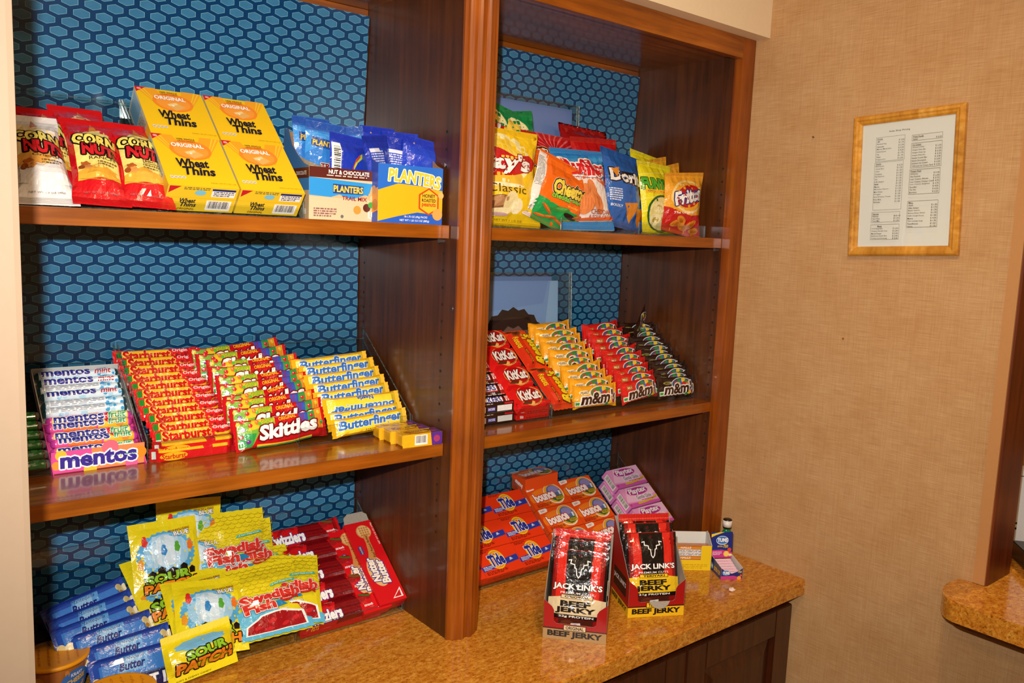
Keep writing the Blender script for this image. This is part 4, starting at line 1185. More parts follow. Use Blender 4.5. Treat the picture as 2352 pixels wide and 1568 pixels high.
# ------------------------------------------------------------------ antacid carton with header card
MT = T3(.6970, -.5045, Zw) @ rz(-31.4)
W, D, Hs, Hh = .0540, .0725, .0240, .0860
tc_ = empty('display_carton', mat=MT); tag(tc_, 'blue antacid carton with raised header card and pink rolls', 'carton')
blue = ink('1f2f78', 'card')
P = [(0, 0), (W, 0), (W, Hs + .004), (W * .8, Hs - .004), (W * .5, Hs - .010), (W * .2, Hs - .004), (0, Hs + .004)]
V = [(x, 0, z) for x, z in P] + [(x, t, z) for x, z in P]; n = len(P)
fp = mesh_obj('front_panel', V, [tuple(range(n)), tuple(range(2 * n - 1, n - 1, -1))] + [(i, n + i, n + (i + 1) % n, (i + 1) % n) for i in range(n)], [blue, M_CARDW], tc_, [0, 1] + [1] * n)
a = Art(W, Hs); a.poly('c4408a', [(0, 0), (1, 0), (1, .1), (.6, .38), (0, .34)]).ell('f0a42a', .84, .14, .09).ell('e2582a', .92, .4, .05).ell('4a86c8', .24, .66, .19, .26).text('TUMS', .24, .66, .30, .28, 'f4f4f8', .05).text('750', .86, .76, .16, .2, 'e8c42a', .03, .2)
link('printed_front', print_mesh('printed_front', [(a, lambda u, v, o: (u, -o, v), None, None, .00007)], 'card'), fp)
for x0 in (0, W - t):
    S_ = [(0, 0), (D, 0), (D, Hs + .012), (0, Hs + .004)]
    V = [(x0, y, z) for y, z in S_] + [(x0 + t, y, z) for y, z in S_]; n = 4
    sp = mesh_obj('side_panel', V, [tuple(range(n)), tuple(range(2 * n - 1, n - 1, -1))] + [(i, n + i, n + (i + 1) % n, (i + 1) % n) for i in range(n)], [blue, M_CARDW], tc_, ([0, 1] if x0 == 0 else [1, 0]) + [1] * n)
    if x0 == 0:
        a = Art(D, Hs); a.text('EXTRA 750', .66, .5, .5, .4, 'e8c42a', .03, .2).ell('6aa0d8', .2, .5, .13, .36).text('TUMS', .2, .5, .2, .3, 'f4f4f8', .04)
        link('printed_side', print_mesh('printed_side', [(a, lambda u, v, o: (-o, D - u, v), None, None, .00007)], 'card'), sp)
bm = bmesh.new(); add_box(bm, t, W - t, t, D - t, 0, t); bm_obj('base_panel', bm, M_CARDW, tc_)
a = Art(W, Hh - .022)
a.rect('1f2f80', 0, 0, 1, 1).poly('c43a8a', [(0, 0), (1, 0), (1, .22), (.5, .32), (0, .30)]).poly('e8cf3a', [(0, .80), (.2, .88), (.62, 1), (.40, 1), (.0, .92)])
a.ell('dfe8f2', .52, .68, .29, .17).ell('3a78c8', .52, .685, .27, .145).text('TUMS', .53, .69, .46, .13, 'f6f6fa', .05, .05)
a.text('EXTRA', .42, .45, .24, .06, 'e8c42a', .02, .15).text('750', .68, .45, .22, .11, 'e8c42a', .03, .2)
a.ell('f2a62a', .72, .16, .14).ell('f6d06a', .72, .16, .11).ell('e2482a', .86, .32, .09).ell('f0e090', .9, .12, .09, .05); a.fine('f0d0e4', .06, .22, .5, 3, .05)
hd = carton('header_card', W, Hh - .022, .0009, '1f2f80', {'front': a}, .0001)
o = link('header_card', hd.body, tc_); o.matrix_local = T3(W / 2, D - .004, .026) @ rx(86)
for nm, me in hd.prints: link(nm, me, o)
a = Art(.046, math.pi * .0062); a.rect('e8b4cc', .05, 0, .95, 1).rect('f0d8e4', .1, .3, .9, .55); a.fine('8a3a6a', .12, .6, .85, 2, .12)
K_t = roll('antacid_roll', .046, .0062, 'e4b0c8', a, 'd8c8d4')
for i in range(6):
    y = .008 + .0105 * i; z_ = .0014 + .0023 * i
    place(K_t, MT @ T3(W / 2, y + (.0 if i else .001), z_ + .001), 'pale pink antacid roll in the blue carton, %s from the front' % ORD[i], 'antacid roll', 'antacid rolls')

# ------------------------------------------------------------------ mouthwash bottle
def lathe(name, prof, mat, parent=None, n=24, midx=None, mats=None, sx=1, sy=1):
    V, F_, MI = [], [], []
    for r_, z in prof:
        for j in range(n):
            a_ = 2 * math.pi * j / n; V.append((r_ * math.cos(a_) * sx, r_ * math.sin(a_) * sy, z))
    for i in range(len(prof) - 1):
        for j in range(n): F_.append((i * n + j, i * n + (j + 1) % n, (i + 1) * n + (j + 1) % n, (i + 1) * n + j)); MI.append(midx[i] if midx else 0)
    F_.append(tuple(range(n))[::-1]); MI.append(midx[0] if midx else 0); F_.append(tuple((len(prof) - 1) * n + j for j in range(n))); MI.append(midx[-1] if midx else 0)
    return mesh_obj(name, V, F_, mats or mat, parent, MI, True)
M_GREEN, nt_, bs_ = nodes_of('green_mouthwash_plastic')
_n = noise_n(nt_, coords(nt_), 40, 2); _r = ramp(nt_, [(.3, lin('0f8a4c')), (.7, lin('18a05c'))], _n); nt_.links.new(_r.outputs[0], bs_.inputs['Base Color'])
setin(bs_, Roughness=.08); bs_.inputs['Transmission Weight'].default_value = .45
bt = empty('mouthwash_bottle', (.8515, -.4040, Zw)); tag(bt, 'small green mouthwash bottle with black and white cap seal by the wall', 'bottle')
lathe('bottle_body', [(.012, 0), (.0175, .002), (.0185, .006), (.0185, .040), (.0175, .048), (.012, .058), (.0088, .062), (.0088, .066)], M_GREEN, bt, sx=1, sy=.8)
lathe('cap', [(.0105, .0655), (.0112, .068), (.0112, .088), (.0100, .0895)], plain('bottle_cap_black', '17120e', .35, grain=.05), bt)
lathe('cap_seal', [(.0116, .0700), (.0116, .0865)], plain('cap_seal_white', 'e6e0da', .4, grain=.12, gscale=150), bt)
a = Art(.030, .026); a.ell('d8e4dc', .5, .5, .46, .48).ell('2f8a5a', .5, .5, .42, .43).text('SCOPE', .5, .62, .5, .2, 'e8f0ea', .02).ell('9ac8b0', .5, .32, .2, .14)
link('bottle_label', print_mesh('bottle_label', [(a, lambda u, v, o: ((.0187 + o) * math.sin((u - .015) / .0187 - .6), -(.0187 + o) * .8 * math.cos((u - .015) / .0187 - .6), .012 + v), [.030 * q / 8 for q in range(1, 8)], None, .0001)], 'film'), bt)
# small pale blob modelled in place of a bright reflection in the worktop
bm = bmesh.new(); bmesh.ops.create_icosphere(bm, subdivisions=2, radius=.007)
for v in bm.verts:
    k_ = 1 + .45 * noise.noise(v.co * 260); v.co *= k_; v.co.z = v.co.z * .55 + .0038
sc_ = bm_obj('reflection_blob', bm, plain('pale_reflection', 'f0dcd6', .5, grain=.05)); sc_.location = (.665, -.5590, .0006)
tag(sc_, 'tiny pale blob shaped in place of a bright reflection on the worktop', 'reflection')
# ================================================================== left bay, worktop level
FG = ramp_frame(-.216, Zw, TC)
tray('display_tray', -.76, -.4905, -.2185, Zw, TC, .255, 'clear sloping tray holding the blue popcorn bags', lip=.026, rise=.04, walls=(True, False))
tray('display_tray', -.4885, -.2445, -.2185, Zw, TC, .255, 'clear sloping tray holding the yellow gummy bags', lip=.026, rise=.03, walls=(False, False))
tray('display_tray', -.2425, -.004, -.2225, Zw, TC, .255, 'clear sloping tray holding the red licorice packs', lip=.026, rise=.03, walls=(False, True))
# --- microwave popcorn bags
wQ, hQ = .140, .068
def corn(a, x, y, k):
    for dx, dy, r_, c in ((0, 0, .055, 'e8d9a8'), (.045, .03, .045, 'f0e4bc'), (-.04, .05, .042, 'dcc88e'), (.02, -.06, .045, 'e4d49c'), (-.03, -.03, .03, 'b88a3a')): a.ell(c, x + dx * k, y + dy * k * 1.9, r_ * k, n=14)
def pop_art():
    a = Art(wQ, hQ)
    a.rect('2a4fae', 0, 0, 1, 1).poly('3f7fd0', [(.1, .35), (.9, .35), (.9, .8), (.1, .8)]).poly('5fa2e0', [(.28, .5), (.62, .5), (.66, .9), (.34, .9)]).poly('93c4ee', [(.34, .54), (.54, .54), (.58, .86), (.38, .86)])
    a.rect('22379a', 0, .93, 1, 1)
    a.text('Mantequilla', .47, .83, .28, .12, '22307c', .0, .35, 0)
    a.text('Butter', .46, .66, .30, .20, '1a2878', .03, .3, 0)
    a.poly('16205a', [(.30, .0), (.88, .0), (.92, .36), (.36, .36)]).stroke('6a86c8', [(.36, .36), (.92, .36), (.88, .0)], .01)
    a.text('ACT II', .62, .16, .44, .24, 'eef0f4', .05, .0)
    corn(a, .10, .36, 1.1); corn(a, .94, .66, 1.0); corn(a, .93, .22, 1.0); corn(a, .06, .12, .8)
    return a
K_pop = pouch('popcorn_bag', wQ, hQ, .0075, '27469f', pop_art(), fins='lr', seal=.006, kx=6, ramp_len=.10, wr=.0008, seed=3, pinch=.02, back=.3, nx=12, ny=8)
for i, (x, s, r_) in enumerate(((-.581, .183, 14), (-.573, .159, 11), (-.572, .139, 9.5), (-.552, .116, 6.6), (-.528, .086, 4), (-.526, .055, 1))):
    place(K_pop, FG @ T3(x, s, .024) @ rz(r_) @ rx(16) @ T3(0, -.066, 0), 'blue butter popcorn bag, %s from the top of its pile' % ORD[i], 'popcorn bag', 'blue popcorn bags')
# --- sour gummy bags
wG, hG = .122, .142
def sour_art():
    a = Art(wG, hG)
    a.rect('ecd81c', 0, 0, 1, 1)
    a.ell('58aee0', .50, .56, .43, .29, 60, wob=.035).ell('9fd0ee', .50, .58, .34, .24, 40).ell('d4e8f4', .50, .60, .22, .20, 30)
    for x in (.30, .42, .62): a.poly('bcdcf0', [(x, .4), (x + .05, .4), (x + .07, .8), (x + .01, .8)])
    for x, y, c in ((.20, .74, 'd8302a'), (.86, .62, 'e8762a'), (.12, .46, 'e89a2a'), (.66, .62, '5aae3a'), (.46, .60, '2f86c8')):
        a.ell(c, x, y, .045, .055, 16, lob=.12); a.ell(c, x, y + .055, .032, .026, 12)
    a.text('NOW INCLUDING', .72, .845, .32, .024, '8a1a14', .03, .1, 4).text('BLUE', .75, .80, .22, .05, 'f4f4f2', .04, .0, 4, '1a1a1a', .07)
    for x, y, k in ((.26, .34, .09), (.40, .38, .10), (.56, .35, .11), (.72, .38, .09), (.84, .33, .08)): a.poly('141210', [(x - k / 2, .27), (x + k / 2, .27), (x + k * .6, y), (x, y + .03), (x - k * .6, y)])
    a.text('SOUR', .48, .27, .62, .10, '8ec62a', .05, 0, 3, '141210', .10)
    a.text('PATCH', .52, .165, .74, .10, 'f0861e', .05, 0, 2, '141210', .10)
    a.fine('6a5a14', .2, .06, .8, 1, .02); a.text('SOFT & CHEWY CANDY', .4, .03, .5, .018, '4a4010', .01)
    return a
K_sour = [pouch('gummy_bag', wG, hG, .0085, 'e8d21c', sour_art(), fins='tb', seal=.012, kx=2.6, ramp_len=.22, wr=.0030, seed=q, pinch=.02, back=.15) for q in (2, 9)]
sr = [((-.394, -.078, .122), 14, 5, 0), ((-.440, -.118, .102), 24, 1, 1), ((-.398, -.124, .076), 26, 8, 0)]
for i, ((x, y, z), ln, r_, kk) in enumerate(sr):
    place(K_sour[kk], T3(x, y, z) @ rx(90 - ln) @ rz(-r_), 'yellow and blue sour gummy bag, %s from the back of its pile' % ORD[i], 'candy bag', 'sour gummy bags')
sr = [(-.432, .094, .014, 8, 5, 1), (-.398, .030, .026, 0, 6, 0), (-.402, .002, .038, -8, 6, 1)]
for i, (x, s, n_, r_, t_, kk) in enumerate(sr):
    place(K_sour[kk], FG @ T3(x, s, n_) @ rz(r_) @ rx(t_), 'yellow and blue sour gummy bag, %s from the back of its pile' % ORD[i + 3], 'candy bag', 'sour gummy bags')
a = Art(wG, .082); a.rect('ecd81c', 0, 0, 1, 1).rect('f2e04a', 0, .86, 1, 1).ell('7abce2', .5, .70, .36, .10, 20, wob=.06).text('SOUR', .55, .52, .56, .16, '8ec62a', .05, 0, 3, '141210', .10).text('PATCH', .52, .30, .78, .20, 'f0861e', .05, 0, 2, '141210', .10); a.text('SOFT & CHEWY CANDY', .35, .05, .5, .03, '4a4010', .01)
K_sourF = pouch('gummy_bag', wG, .082, .024, 'e8d21c', a, fins='tb', seal=.014, kx=2.0, ramp_len=.24, wr=.0055, seed=5, pinch=.0, back=.3)
place(K_sourF, FG @ T3(-.424, -.022, .026) @ rz(5) @ rx(30), 'crumpled yellow sour gummy bag slumped over the tray lip in front', 'candy bag', 'sour gummy bags')
# --- red fish gummy bags
wH, hH = .138, .148
def fish_art():
    a = Art(wH, hH)
    a.rect('e6d320', 0, 0, 1, 1)
    for j in range(9):
        for i in range(10):
            x = .05 + .1 * i + (.05 if j % 2 else 0); y = .52 + .052 * j
            if x < 1: a.stroke('cdb41a', [(x - .05, y), (x - .036, y - .022), (x, y - .031), (x + .036, y - .022), (x + .05, y)], .007)
    a.poly('5ab4d8', [(0, .34), (.20, .42), (.45, .33), (.7, .28), (1, .12), (1, .0), (0, .0)])
    a.poly('1f86b8', [(.40, .40), (.62, .42), (.70, .36), (.5, .33)])
    a.poly('f2f0ec', [(.06, .06), (.94, .06), (.90, .24), (.62, .31), (.30, .28), (.10, .18)]).poly('9c141c', [(.09, .075), (.91, .075), (.87, .23), (.60, .29), (.32, .265), (.12, .17)])
    for x, y in ((.25, .15), (.45, .2), (.62, .14), (.78, .18), (.38, .11)): a.ell('c4242c', x, y, .06, .025, 14, 15)
    a.text('Swedish', .50, .505, .80, .11, 'd0302a', .05, 0, 3, 'f4e6d0', .05, out2='2a3a7a', ow2=.08)
    a.text('Fish', .33, .385, .40, .115, 'd0302a', .05, 0, 3, 'f4e6d0', .05, out2='2a3a7a', ow2=.08)
    a.ell('b8281e', .72, .43, .11, .035, 20, 8).poly('b8281e', [(.80, .44), (.88, .48), (.87, .40)]); a.text('Swedish', .71, .43, .13, .018, 'f0d8c8', .01, .1, 6)
    a.poly('3fb0a0', [(.52, .62), (.90, .655), (.88, .685), (.54, .65)]).text('A FAT FREE FOOD', .71, .652, .30, .016, 'e8f4e0', .01, .1, 6)
    a.text('SOFT & CHEWY CANDY', .50, .315, .4, .016, 'eef4f8', .01, 0, -4)
    return a
K_fish = [pouch('gummy_bag', wH, hH, .0085, 'dcc81c', fish_art(), fins='tb', seal=.013, kx=2.6, ramp_len=.22, wr=.0028, seed=q, pinch=.02, back=.15, zig=.0012) for q in (4, 12)]
for i, ((x, y, z), ln, r_, kk) in enumerate((((-.316, -.112, .088), 24, 3, 0), ((-.302, -.122, .068), 26, 3, 1))):
    place(K_fish[kk], T3(x, y, z) @ rx(90 - ln) @ rz(-r_), 'yellow fish gummy bag with scale print, %s from the back of its pile' % ORD[i], 'candy bag', 'fish gummy bags')
fr_ = [(-.278, .074, .007, 1, 5, 0), (-.276, .050, .016, -2, 5, 1), (-.254, .022, .025, -14, 5, 0), (-.283, .004, .034, -2, 5, 1)]
for i, (x, s, n_, r_, t_, kk) in enumerate(fr_):
    place(K_fish[kk], FG @ T3(x, s, n_) @ rz(r_) @ rx(t_), 'yellow fish gummy bag with scale print, %s from the back of its pile' % ORD[i + 2], 'candy bag', 'fish gummy bags')
# --- licorice packs
wI, hI = .176, .050
a = Art(wI, hI)
a.rect('8c1016', 0, 0, 1, 1)
for q in range(6):
    y = .08 + .15 * q
    a.band('6a0a10' if q % 2 else '7a0d12', [(.40, y), (.55, y + .02), (.7, y), (.86, y + .02)], .10)
a.poly('c8161c', [(0, 0), (.40, 0), (.46, .3), (.42, .6), (.46, 1), (0, 1)]).poly('c8161c', [(1, 0), (.82, 0), (.78, .3), (.74, .55), (.70, 1), (1, 1)])
a.stroke('a01218', [(.18, .62), (.24, .86), (.34, .9), (.38, .78)], .03)
a.text('Twizzlers', .27, .40, .44, .44, 'f2f0f0', .05, -.05, 1, '24308c', .06)
a.text('low fat', .10, .84, .07, .18, 'e0a42a', .015).text('TWISTS', .12, .07, .14, .10, 'e8c02a', .02).text('candy', .38, .92, .1, .08, 'f0dcd8', .02)
for x, y, r_ in ((.77, .70, .045), (.85, .74, .04), (.80, .84, .03)): a.ell('9c1c1c', x, y, r_, n=12)
a.stroke('4a6a2a', [(.76, .86), (.82, .78), (.88, .76)], .02)
a.text('strawberry', .86, .34, .17, .14, 'f4e8e8', .025).fine('e8b8b8', .80, .22, .95, 1, .05); a.text('NET WT 2.5 OZ', .90, .08, .13, .06, 'f0d0d0', .01)
K_twz = bar_kind('licorice_pack', wI, hI, .012, '9c1218', a, 6, .007, 5, .0012)
for i in range(5):
    place(K_twz, FG @ T3(-.1525 + .003 * i, .188 - .0462 * i, .010) @ rz(.6) @ rx(9), 'red licorice twist pack, %s from the top of its column' % ORD[i], 'candy pack', 'red licorice packs')
a2 = Art(wI, .018); a2.rect('b8161c', 0, 0, 1, 1); a2.fine('e8b0b0', .2, .6, .4, 2, .2)
K_twz2 = carton('licorice_pack', wI, .016, .04, 'a81418', {'front': a2}, .003, 'film')
place(K_twz2, T3(-.1440, -.219, Zw + .003) @ UP @ T3(0, 0, -.04), 'red licorice pack seen edge-on behind the tray lip', 'candy pack', 'red licorice packs')
# --- peanut cookie boxes, lying with their names upside down
wU, hU, dU = .064, .198, .030
a = Art(hU, wU)
a.rect('d2121a', 0, 0, 1, 1)
a.ell('c98a4a', .87, .42, .085, .27, 26).ell('deb07a', .872, .41, .075, .24, 26).ell('deb07a', .38, .56, .185, .33, 30)
a.poly('c98a4a', [(.52, .40), (.62, .36), (.74, .36), (.84, .30), (.84, .52), (.74, .52), (.62, .58), (.52, .70)])
for i in range(4):
    for j in range(4): a.rect('b87a3a', .82 + .028 * i, .24 + .09 * j, .84 + .028 * i, .30 + .09 * j)
a.text('Nutter', .40, .70, .28, .26, 'f4e8d8', .05, .15, 0, '2a2f8c', .08).text('Butter', .36, .42, .28, .26, 'f4e8d8', .05, .15, 0, '2a2f8c', .08)
a.text('Real Peanut Butter', .68, .44, .28, .09, '6a2a14', .015, .2, 0)
a.rect('2a3a9a', .60, .74, .70, .88).text('PLANTERS', .65, .81, .09, .06, 'e8c84a', .02); a.text('NET WT 5.25 OZ (149g)', .82, .06, .28, .07, 'f0dcd8', .01)
a.poly('f0e8e4', [(.03, .10), (.03, .48), (.14, .10)]).poly('c41a24', [(.04, .16), (.04, .42), (.115, .14)])
K_nut0 = carton('cookie_box', hU, wU, dU, 'cc1118', {}, .0008)
_mp = lambda u, v, o: (u - hU / 2, v, dU + o)
e_ = Art(dU, wU); e_.fine('8a5a5a', .3, .9, .7, 8, .1)
K_nut0.prints = [('printed_front', print_mesh('printed_front', [(a, _mp, None, None, .00007)], 'card'))]
Mn = FG @ T3(-.0335, .106, .0045) @ rz(90.6) @ T3(0, -wU / 2, 0)
nb = place(K_nut0, Mn, 'red peanut cookie box with a grey flap open at its top end', 'cookie box', 'peanut cookie boxes')
V = [(hU / 2, .002, dU - .001), (hU / 2, wU - .002, dU - .001), (hU / 2 + .014, wU - .004, dU + .004), (hU / 2 + .021, wU - .014, dU + .006), (hU / 2 + .021, .014, dU + .006), (hU / 2 + .014, .004, dU + .004)]
V2 = [(x, y, z - .0008) for x, y, z in V]; n = 6
mesh_obj('open_flap', V + V2, [tuple(range(n)), tuple(range(2 * n - 1, n - 1, -1))] + [(i, (i + 1) % n, n + (i + 1) % n, n + i) for i in range(n)], M_KRAFT, nb)
place(K_nut0, FG @ T3(-.0690, .1015, .0035) @ rz(91) @ T3(0, -wU / 2, -.0) @ Matrix.Scale(.75, 4, (0, 0, 1)), 'red peanut cookie box half hidden under the licorice pack ends', 'cookie box', 'peanut cookie boxes')
# --- instant pasta cups
M_LID = plain('orange_foil_lid', 'e0920c', .4, .4, grain=.06, gscale=60)
def cup(x, y, label, rot):
    r = empty('pasta_cup', (x, y, Zw)); r.rotation_euler = (0, 0, rad(rot)); tag(r, label, 'cup', 'instant pasta cups')
    R0, R1, Hc = .040, .0515, .070
    lathe('cup_body', [(R0 - .002, 0), (R0, .002), (R1 - .001, Hc - .002), (R1 - .001, Hc)], ink('b8672a', 'card'), r, 40)
    lathe('lid', [(R1 + .0012, Hc - .006), (R1 + .0022, Hc - .004), (R1 + .0022, Hc), (R1 - .001, Hc + .001), (R1 - .004, Hc + .0004), (.002, Hc + .0004)], M_LID, r, 44)
    a = Art(2 * math.pi * R1, Hc - .012)
    rr_ = random.Random(4)
    a.rect('a8642c', .0, .1, 1, 1)
    for i in range(46): a.ell(('d89a4a', 'c07a34', 'e2b468', '8a4a1c')[i % 4], rr_.random(), .15 + .8 * rr_.random(), .02, .06, 12, rr_.random() * 180)
    for c0 in (.10, .52):
        a.ell('3a6ab0', c0, .5, .085, .46, 26).ell('e8962a', c0, .44, .055, .20, 20).ell('3a6ab0', c0, .52, .05, .17, 20).text('CHEESE', c0, .62, .10, .14, 'e8b43a', .03, 0, 10).text('KRAFT', c0, .80, .06, .1, 'e8e0e8', .02)
    def mp(u, v, o):
        an = u / R1; h = .004 + v; rad_ = R0 + (R1 - R0) * h / Hc + o + .0006
        return (rad_ * math.cos(an), rad_ * math.sin(an), h)
    link('printed_wrap', print_mesh('printed_wrap', [(a, mp, [a.w * q / 40 for q in range(1, 40)], None, .00008)], 'card'), r)
    b = Art(.1, .1)
    for q in range(6): b.text('cheese', .5, .14 + .145 * q, .5 + .35 * math.sin(math.pi * (q + .5) / 6), .05, 'c2700a', .0, .3, 0)
    link('printed_lid', print_mesh('printed_lid', [(b, lambda u, v, o: ((u - .05) * .96, (v - .05) * .96, Hc + .0012 + o), None, None, .00008)], 'card'), r)
cup(-.640, -.158, 'orange lidded pasta cup behind, beside the cream wall end', 262)
cup(-.583, -.334, 'orange lidded pasta cup nearest the camera at the bottom edge', 262)
# ================================================================== left bay, top shelf
Zt = Z1 + .0002
TD = 42
FH = ramp_frame(-.280, Zt, TD)
tray('display_tray', -.775, -.501, -.292, Zt, TD, .28, 'clear sloping tray holding the corn snack bags', lip=.030, rise=.0)
tray('display_tray', -.499, -.2665, -.292, Zt, TD, .28, 'clear sloping tray holding the yellow cracker boxes', lip=.030, rise=.0)
# --- cracker boxes
wW, hW, dW = .1085, .122, .050
a = Art(wW, hW)
a.rect('efc21c', 0, 0, 1, 1)
for i in range(7): a.poly(('f0a526', 'eeb222', 'f3c93a')[i % 3], [(.0 + .02 * i, 1), (.12 + .03 * i, 1), (.34 + .02 * i, .62), (.30, .56 + .01 * i)]); a.poly(('f0a526', 'eeb222', 'f3c93a')[i % 3], [(1 - .02 * i, 1), (.88 - .03 * i, 1), (.68 - .02 * i, .62), (.72, .56 + .01 * i)])
a.ell('f08a2a', .50, .72, .30, .20).ell('f29c38', .50, .70, .25, .15)
a.poly('c4202a', [(0, 1), (.16, 1), (0, .88)]).ell('e8a0a4', .055, .955, .032, .022)
a.text('100% WHOLE', .48, .93, .26, .035, '5a3a10', .02).text('GRAIN WHEAT', .48, .885, .26, .022, '5a3a10', .01)
a.text('ORIGINAL', .47, .80, .46, .075, 'f6f2ea', .04, .0, 0, 'd87a1e', .06)
a.poly('e2b060', [(.38, .66), (.54, .72), (.66, .62), (.50, .53)]).poly('f0cf90', [(.40, .66), (.54, .71), (.56, .67), (.42, .62)]); a.ell('f6ead0', .48, .64, .02)
a.text('Wheat', .45, .44, .44, .15, '1c1a2a', .035, .18, 1).text('Thins', .50, .285, .44, .15, '1c1a2a', .035, .18, 1)
for i in range(4): a.ell('e8e4da', .08 + .055 * i, .14, .026, .028, 14).ell('b8b0a0', .08 + .055 * i, .14, .020, .018, 12)
a.text('SNACKS | NET WT 4 OZ (113g)', .78, .06, .36, .022, '8a6a14', .0)
b = Art(wW, dW)
b.rect('ecc42a', 0, 0, 1, 1).poly('c4202a', [(.02, .98), (.18, .98), (.02, .70)]).rect('f4efe4', .62, .62, .96, .92).rect('1f2a6a', .62, .86, .96, .94); b.fine('4a4a6a', .65, .80, .94, 3, .07); b.ell('7ac0dc', .46, .76, .08, .10)
b.fine('7a6a2a', .22, .93, .6, 2, .06, 8)
b.rect('d8b01e', 0, .545, 1, .555)
b.text('Wheat', .31, .43, .22, .16, '1c1a2a', .03, .18).text('Thins', .33, .27, .22, .16, '1c1a2a', .03, .18).text('ORIGINAL', .31, .10, .24, .08, '7a2a10', .02); b.barcode(.58, .08, .94, .48)
l_ = Art(dW, hW); l_.rect('c8c0a8', 0, 0, 1, 1).rect('6a9ab8', .1, .55, .9, .95).rect('e8c030', 0, 0, 1, .2); l_.fine('5a5a5a', .15, .5, .85, 9, .035)
K_wt = carton('cracker_box', wW, hW, dW, 'eabf20', {'front': a, 'bottom': b, 'left': l_}, bev=.0012)
for r_ in range(2):
    for c in range(2):
        place(K_wt, FH @ T3(-.4405 + .1115 * c + .002 * r_, .0005 + .1228 * r_, .005), 'yellow wheat cracker box, %s of the %s row' % (('left', 'right')[c], ('lower', 'upper')[r_]), 'cracker box', 'yellow cracker boxes')
# --- corn snack bags
def corn_art(base, flav):
    w, h = .078, .186
    a = Art(w, h)
    a.rect(base, 0, 0, 1, 1)
    if base != 'e9e4e2':
        a.poly('f0dd7a', [(.10, .24), (.92, .24), (.96, .50), (.90, .76), (.66, .84), (.40, .80), (.10, .64)]).poly('e8a83a', [(.10, .22), (.92, .24), (.90, .32), (.5, .38), (.10, .30)]).stroke('a88a2a', [(.1, .24), (.5, .21), (.92, .26)], .015)
    else:
        a.poly('f0d69a', [(.0, .36), (.6, .36), (1, .52), (.96, .72), (.5, .86), (0, .82)]).poly('e2a24a', [(0, .36), (.5, .36), (.8, .48), (.4, .52), (0, .46)]).stroke('d8b060', [(0, .34), (.5, .34), (1, .51)], .014)
    a.poly('c87a2a', [(.46, .80), (.54, .94), (.62, .84)])
    a.text('CORN', .52, .665, .84, .115, 'f3e06a', .05, 0, -4, '1a1210', .11)
    a.text('NUTS', .62, .545, .74, .115, 'd0202a', .06, 0, -4, '1a1210', .11)
    if flav == 'BBQ': a.rect('5a2a14', .52, .425, .84, .475).rect('f0dd7a', .535, .431, .825, .469).text(flav, .68, .45, .24, .026, '5a1a10', .03)
    else: a.text(flav, .60, .45, .50, .034, '5a3a2a', .01)
    a.fine('7a5a2a', .50, .395, .88, 2, .03); a.ell('b8622a', .26, .38, .09, .035, 16, lob=.2).ell('d8924a', .30, .34, .08, .03, 14, lob=.2).ell('9c4c1e', .18, .34, .06, .025, 14)
    a.text('NET WT 1.7 OZ (48g)', .5, .115, .6, .018, '7a6a64', .01)
    for q in range(4): a.rect('b8b2ae' if base == 'e9e4e2' else 'a81216', 0, .012 + .016 * q, 1, .017 + .016 * q)
    return a
def corn_kind(base, flav, seed): return pouch('corn_snack_bag', .078, .186, .017, base, corn_art(base, flav), fins='tb', seal=.013, kx=2.0, ramp_len=.26, wr=.0045, seed=seed, pinch=.14, back=.3, nx=12, ny=18)
K_cw, K_cb, K_cr = corn_kind('e9e4e2', 'Original', 3), corn_kind('c9141c', 'BBQ', 6), corn_kind('c9141c', 'RANCH', 8)
for k_, x, s, n_, r_, lab in ((K_cb, -.589, .030, .010, -2, 'red barbecue corn snack bag standing behind the others'), (K_cr, -.640, .016, .010, -2, 'red corn snack bag hidden behind the white one'), (K_cb, -.545, -.004, .012, -3, 'red corn snack bag tucked between the two front red ones'),
                              (K_cw, -.6535, -.024, .024, 1, 'white original corn snack bag at the left end of the shelf'), (K_cr, -.586, -.024, .028, -3, 'red corn snack bag next to the white one'), (K_cb, -.5235, -.024, .028, -3, 'red barbecue corn snack bag touching the cracker boxes')):
    place(k_, FH @ T3(x, s, n_) @ rz(r_) @ rx(3), lab, 'snack bag', 'corn snack bags')
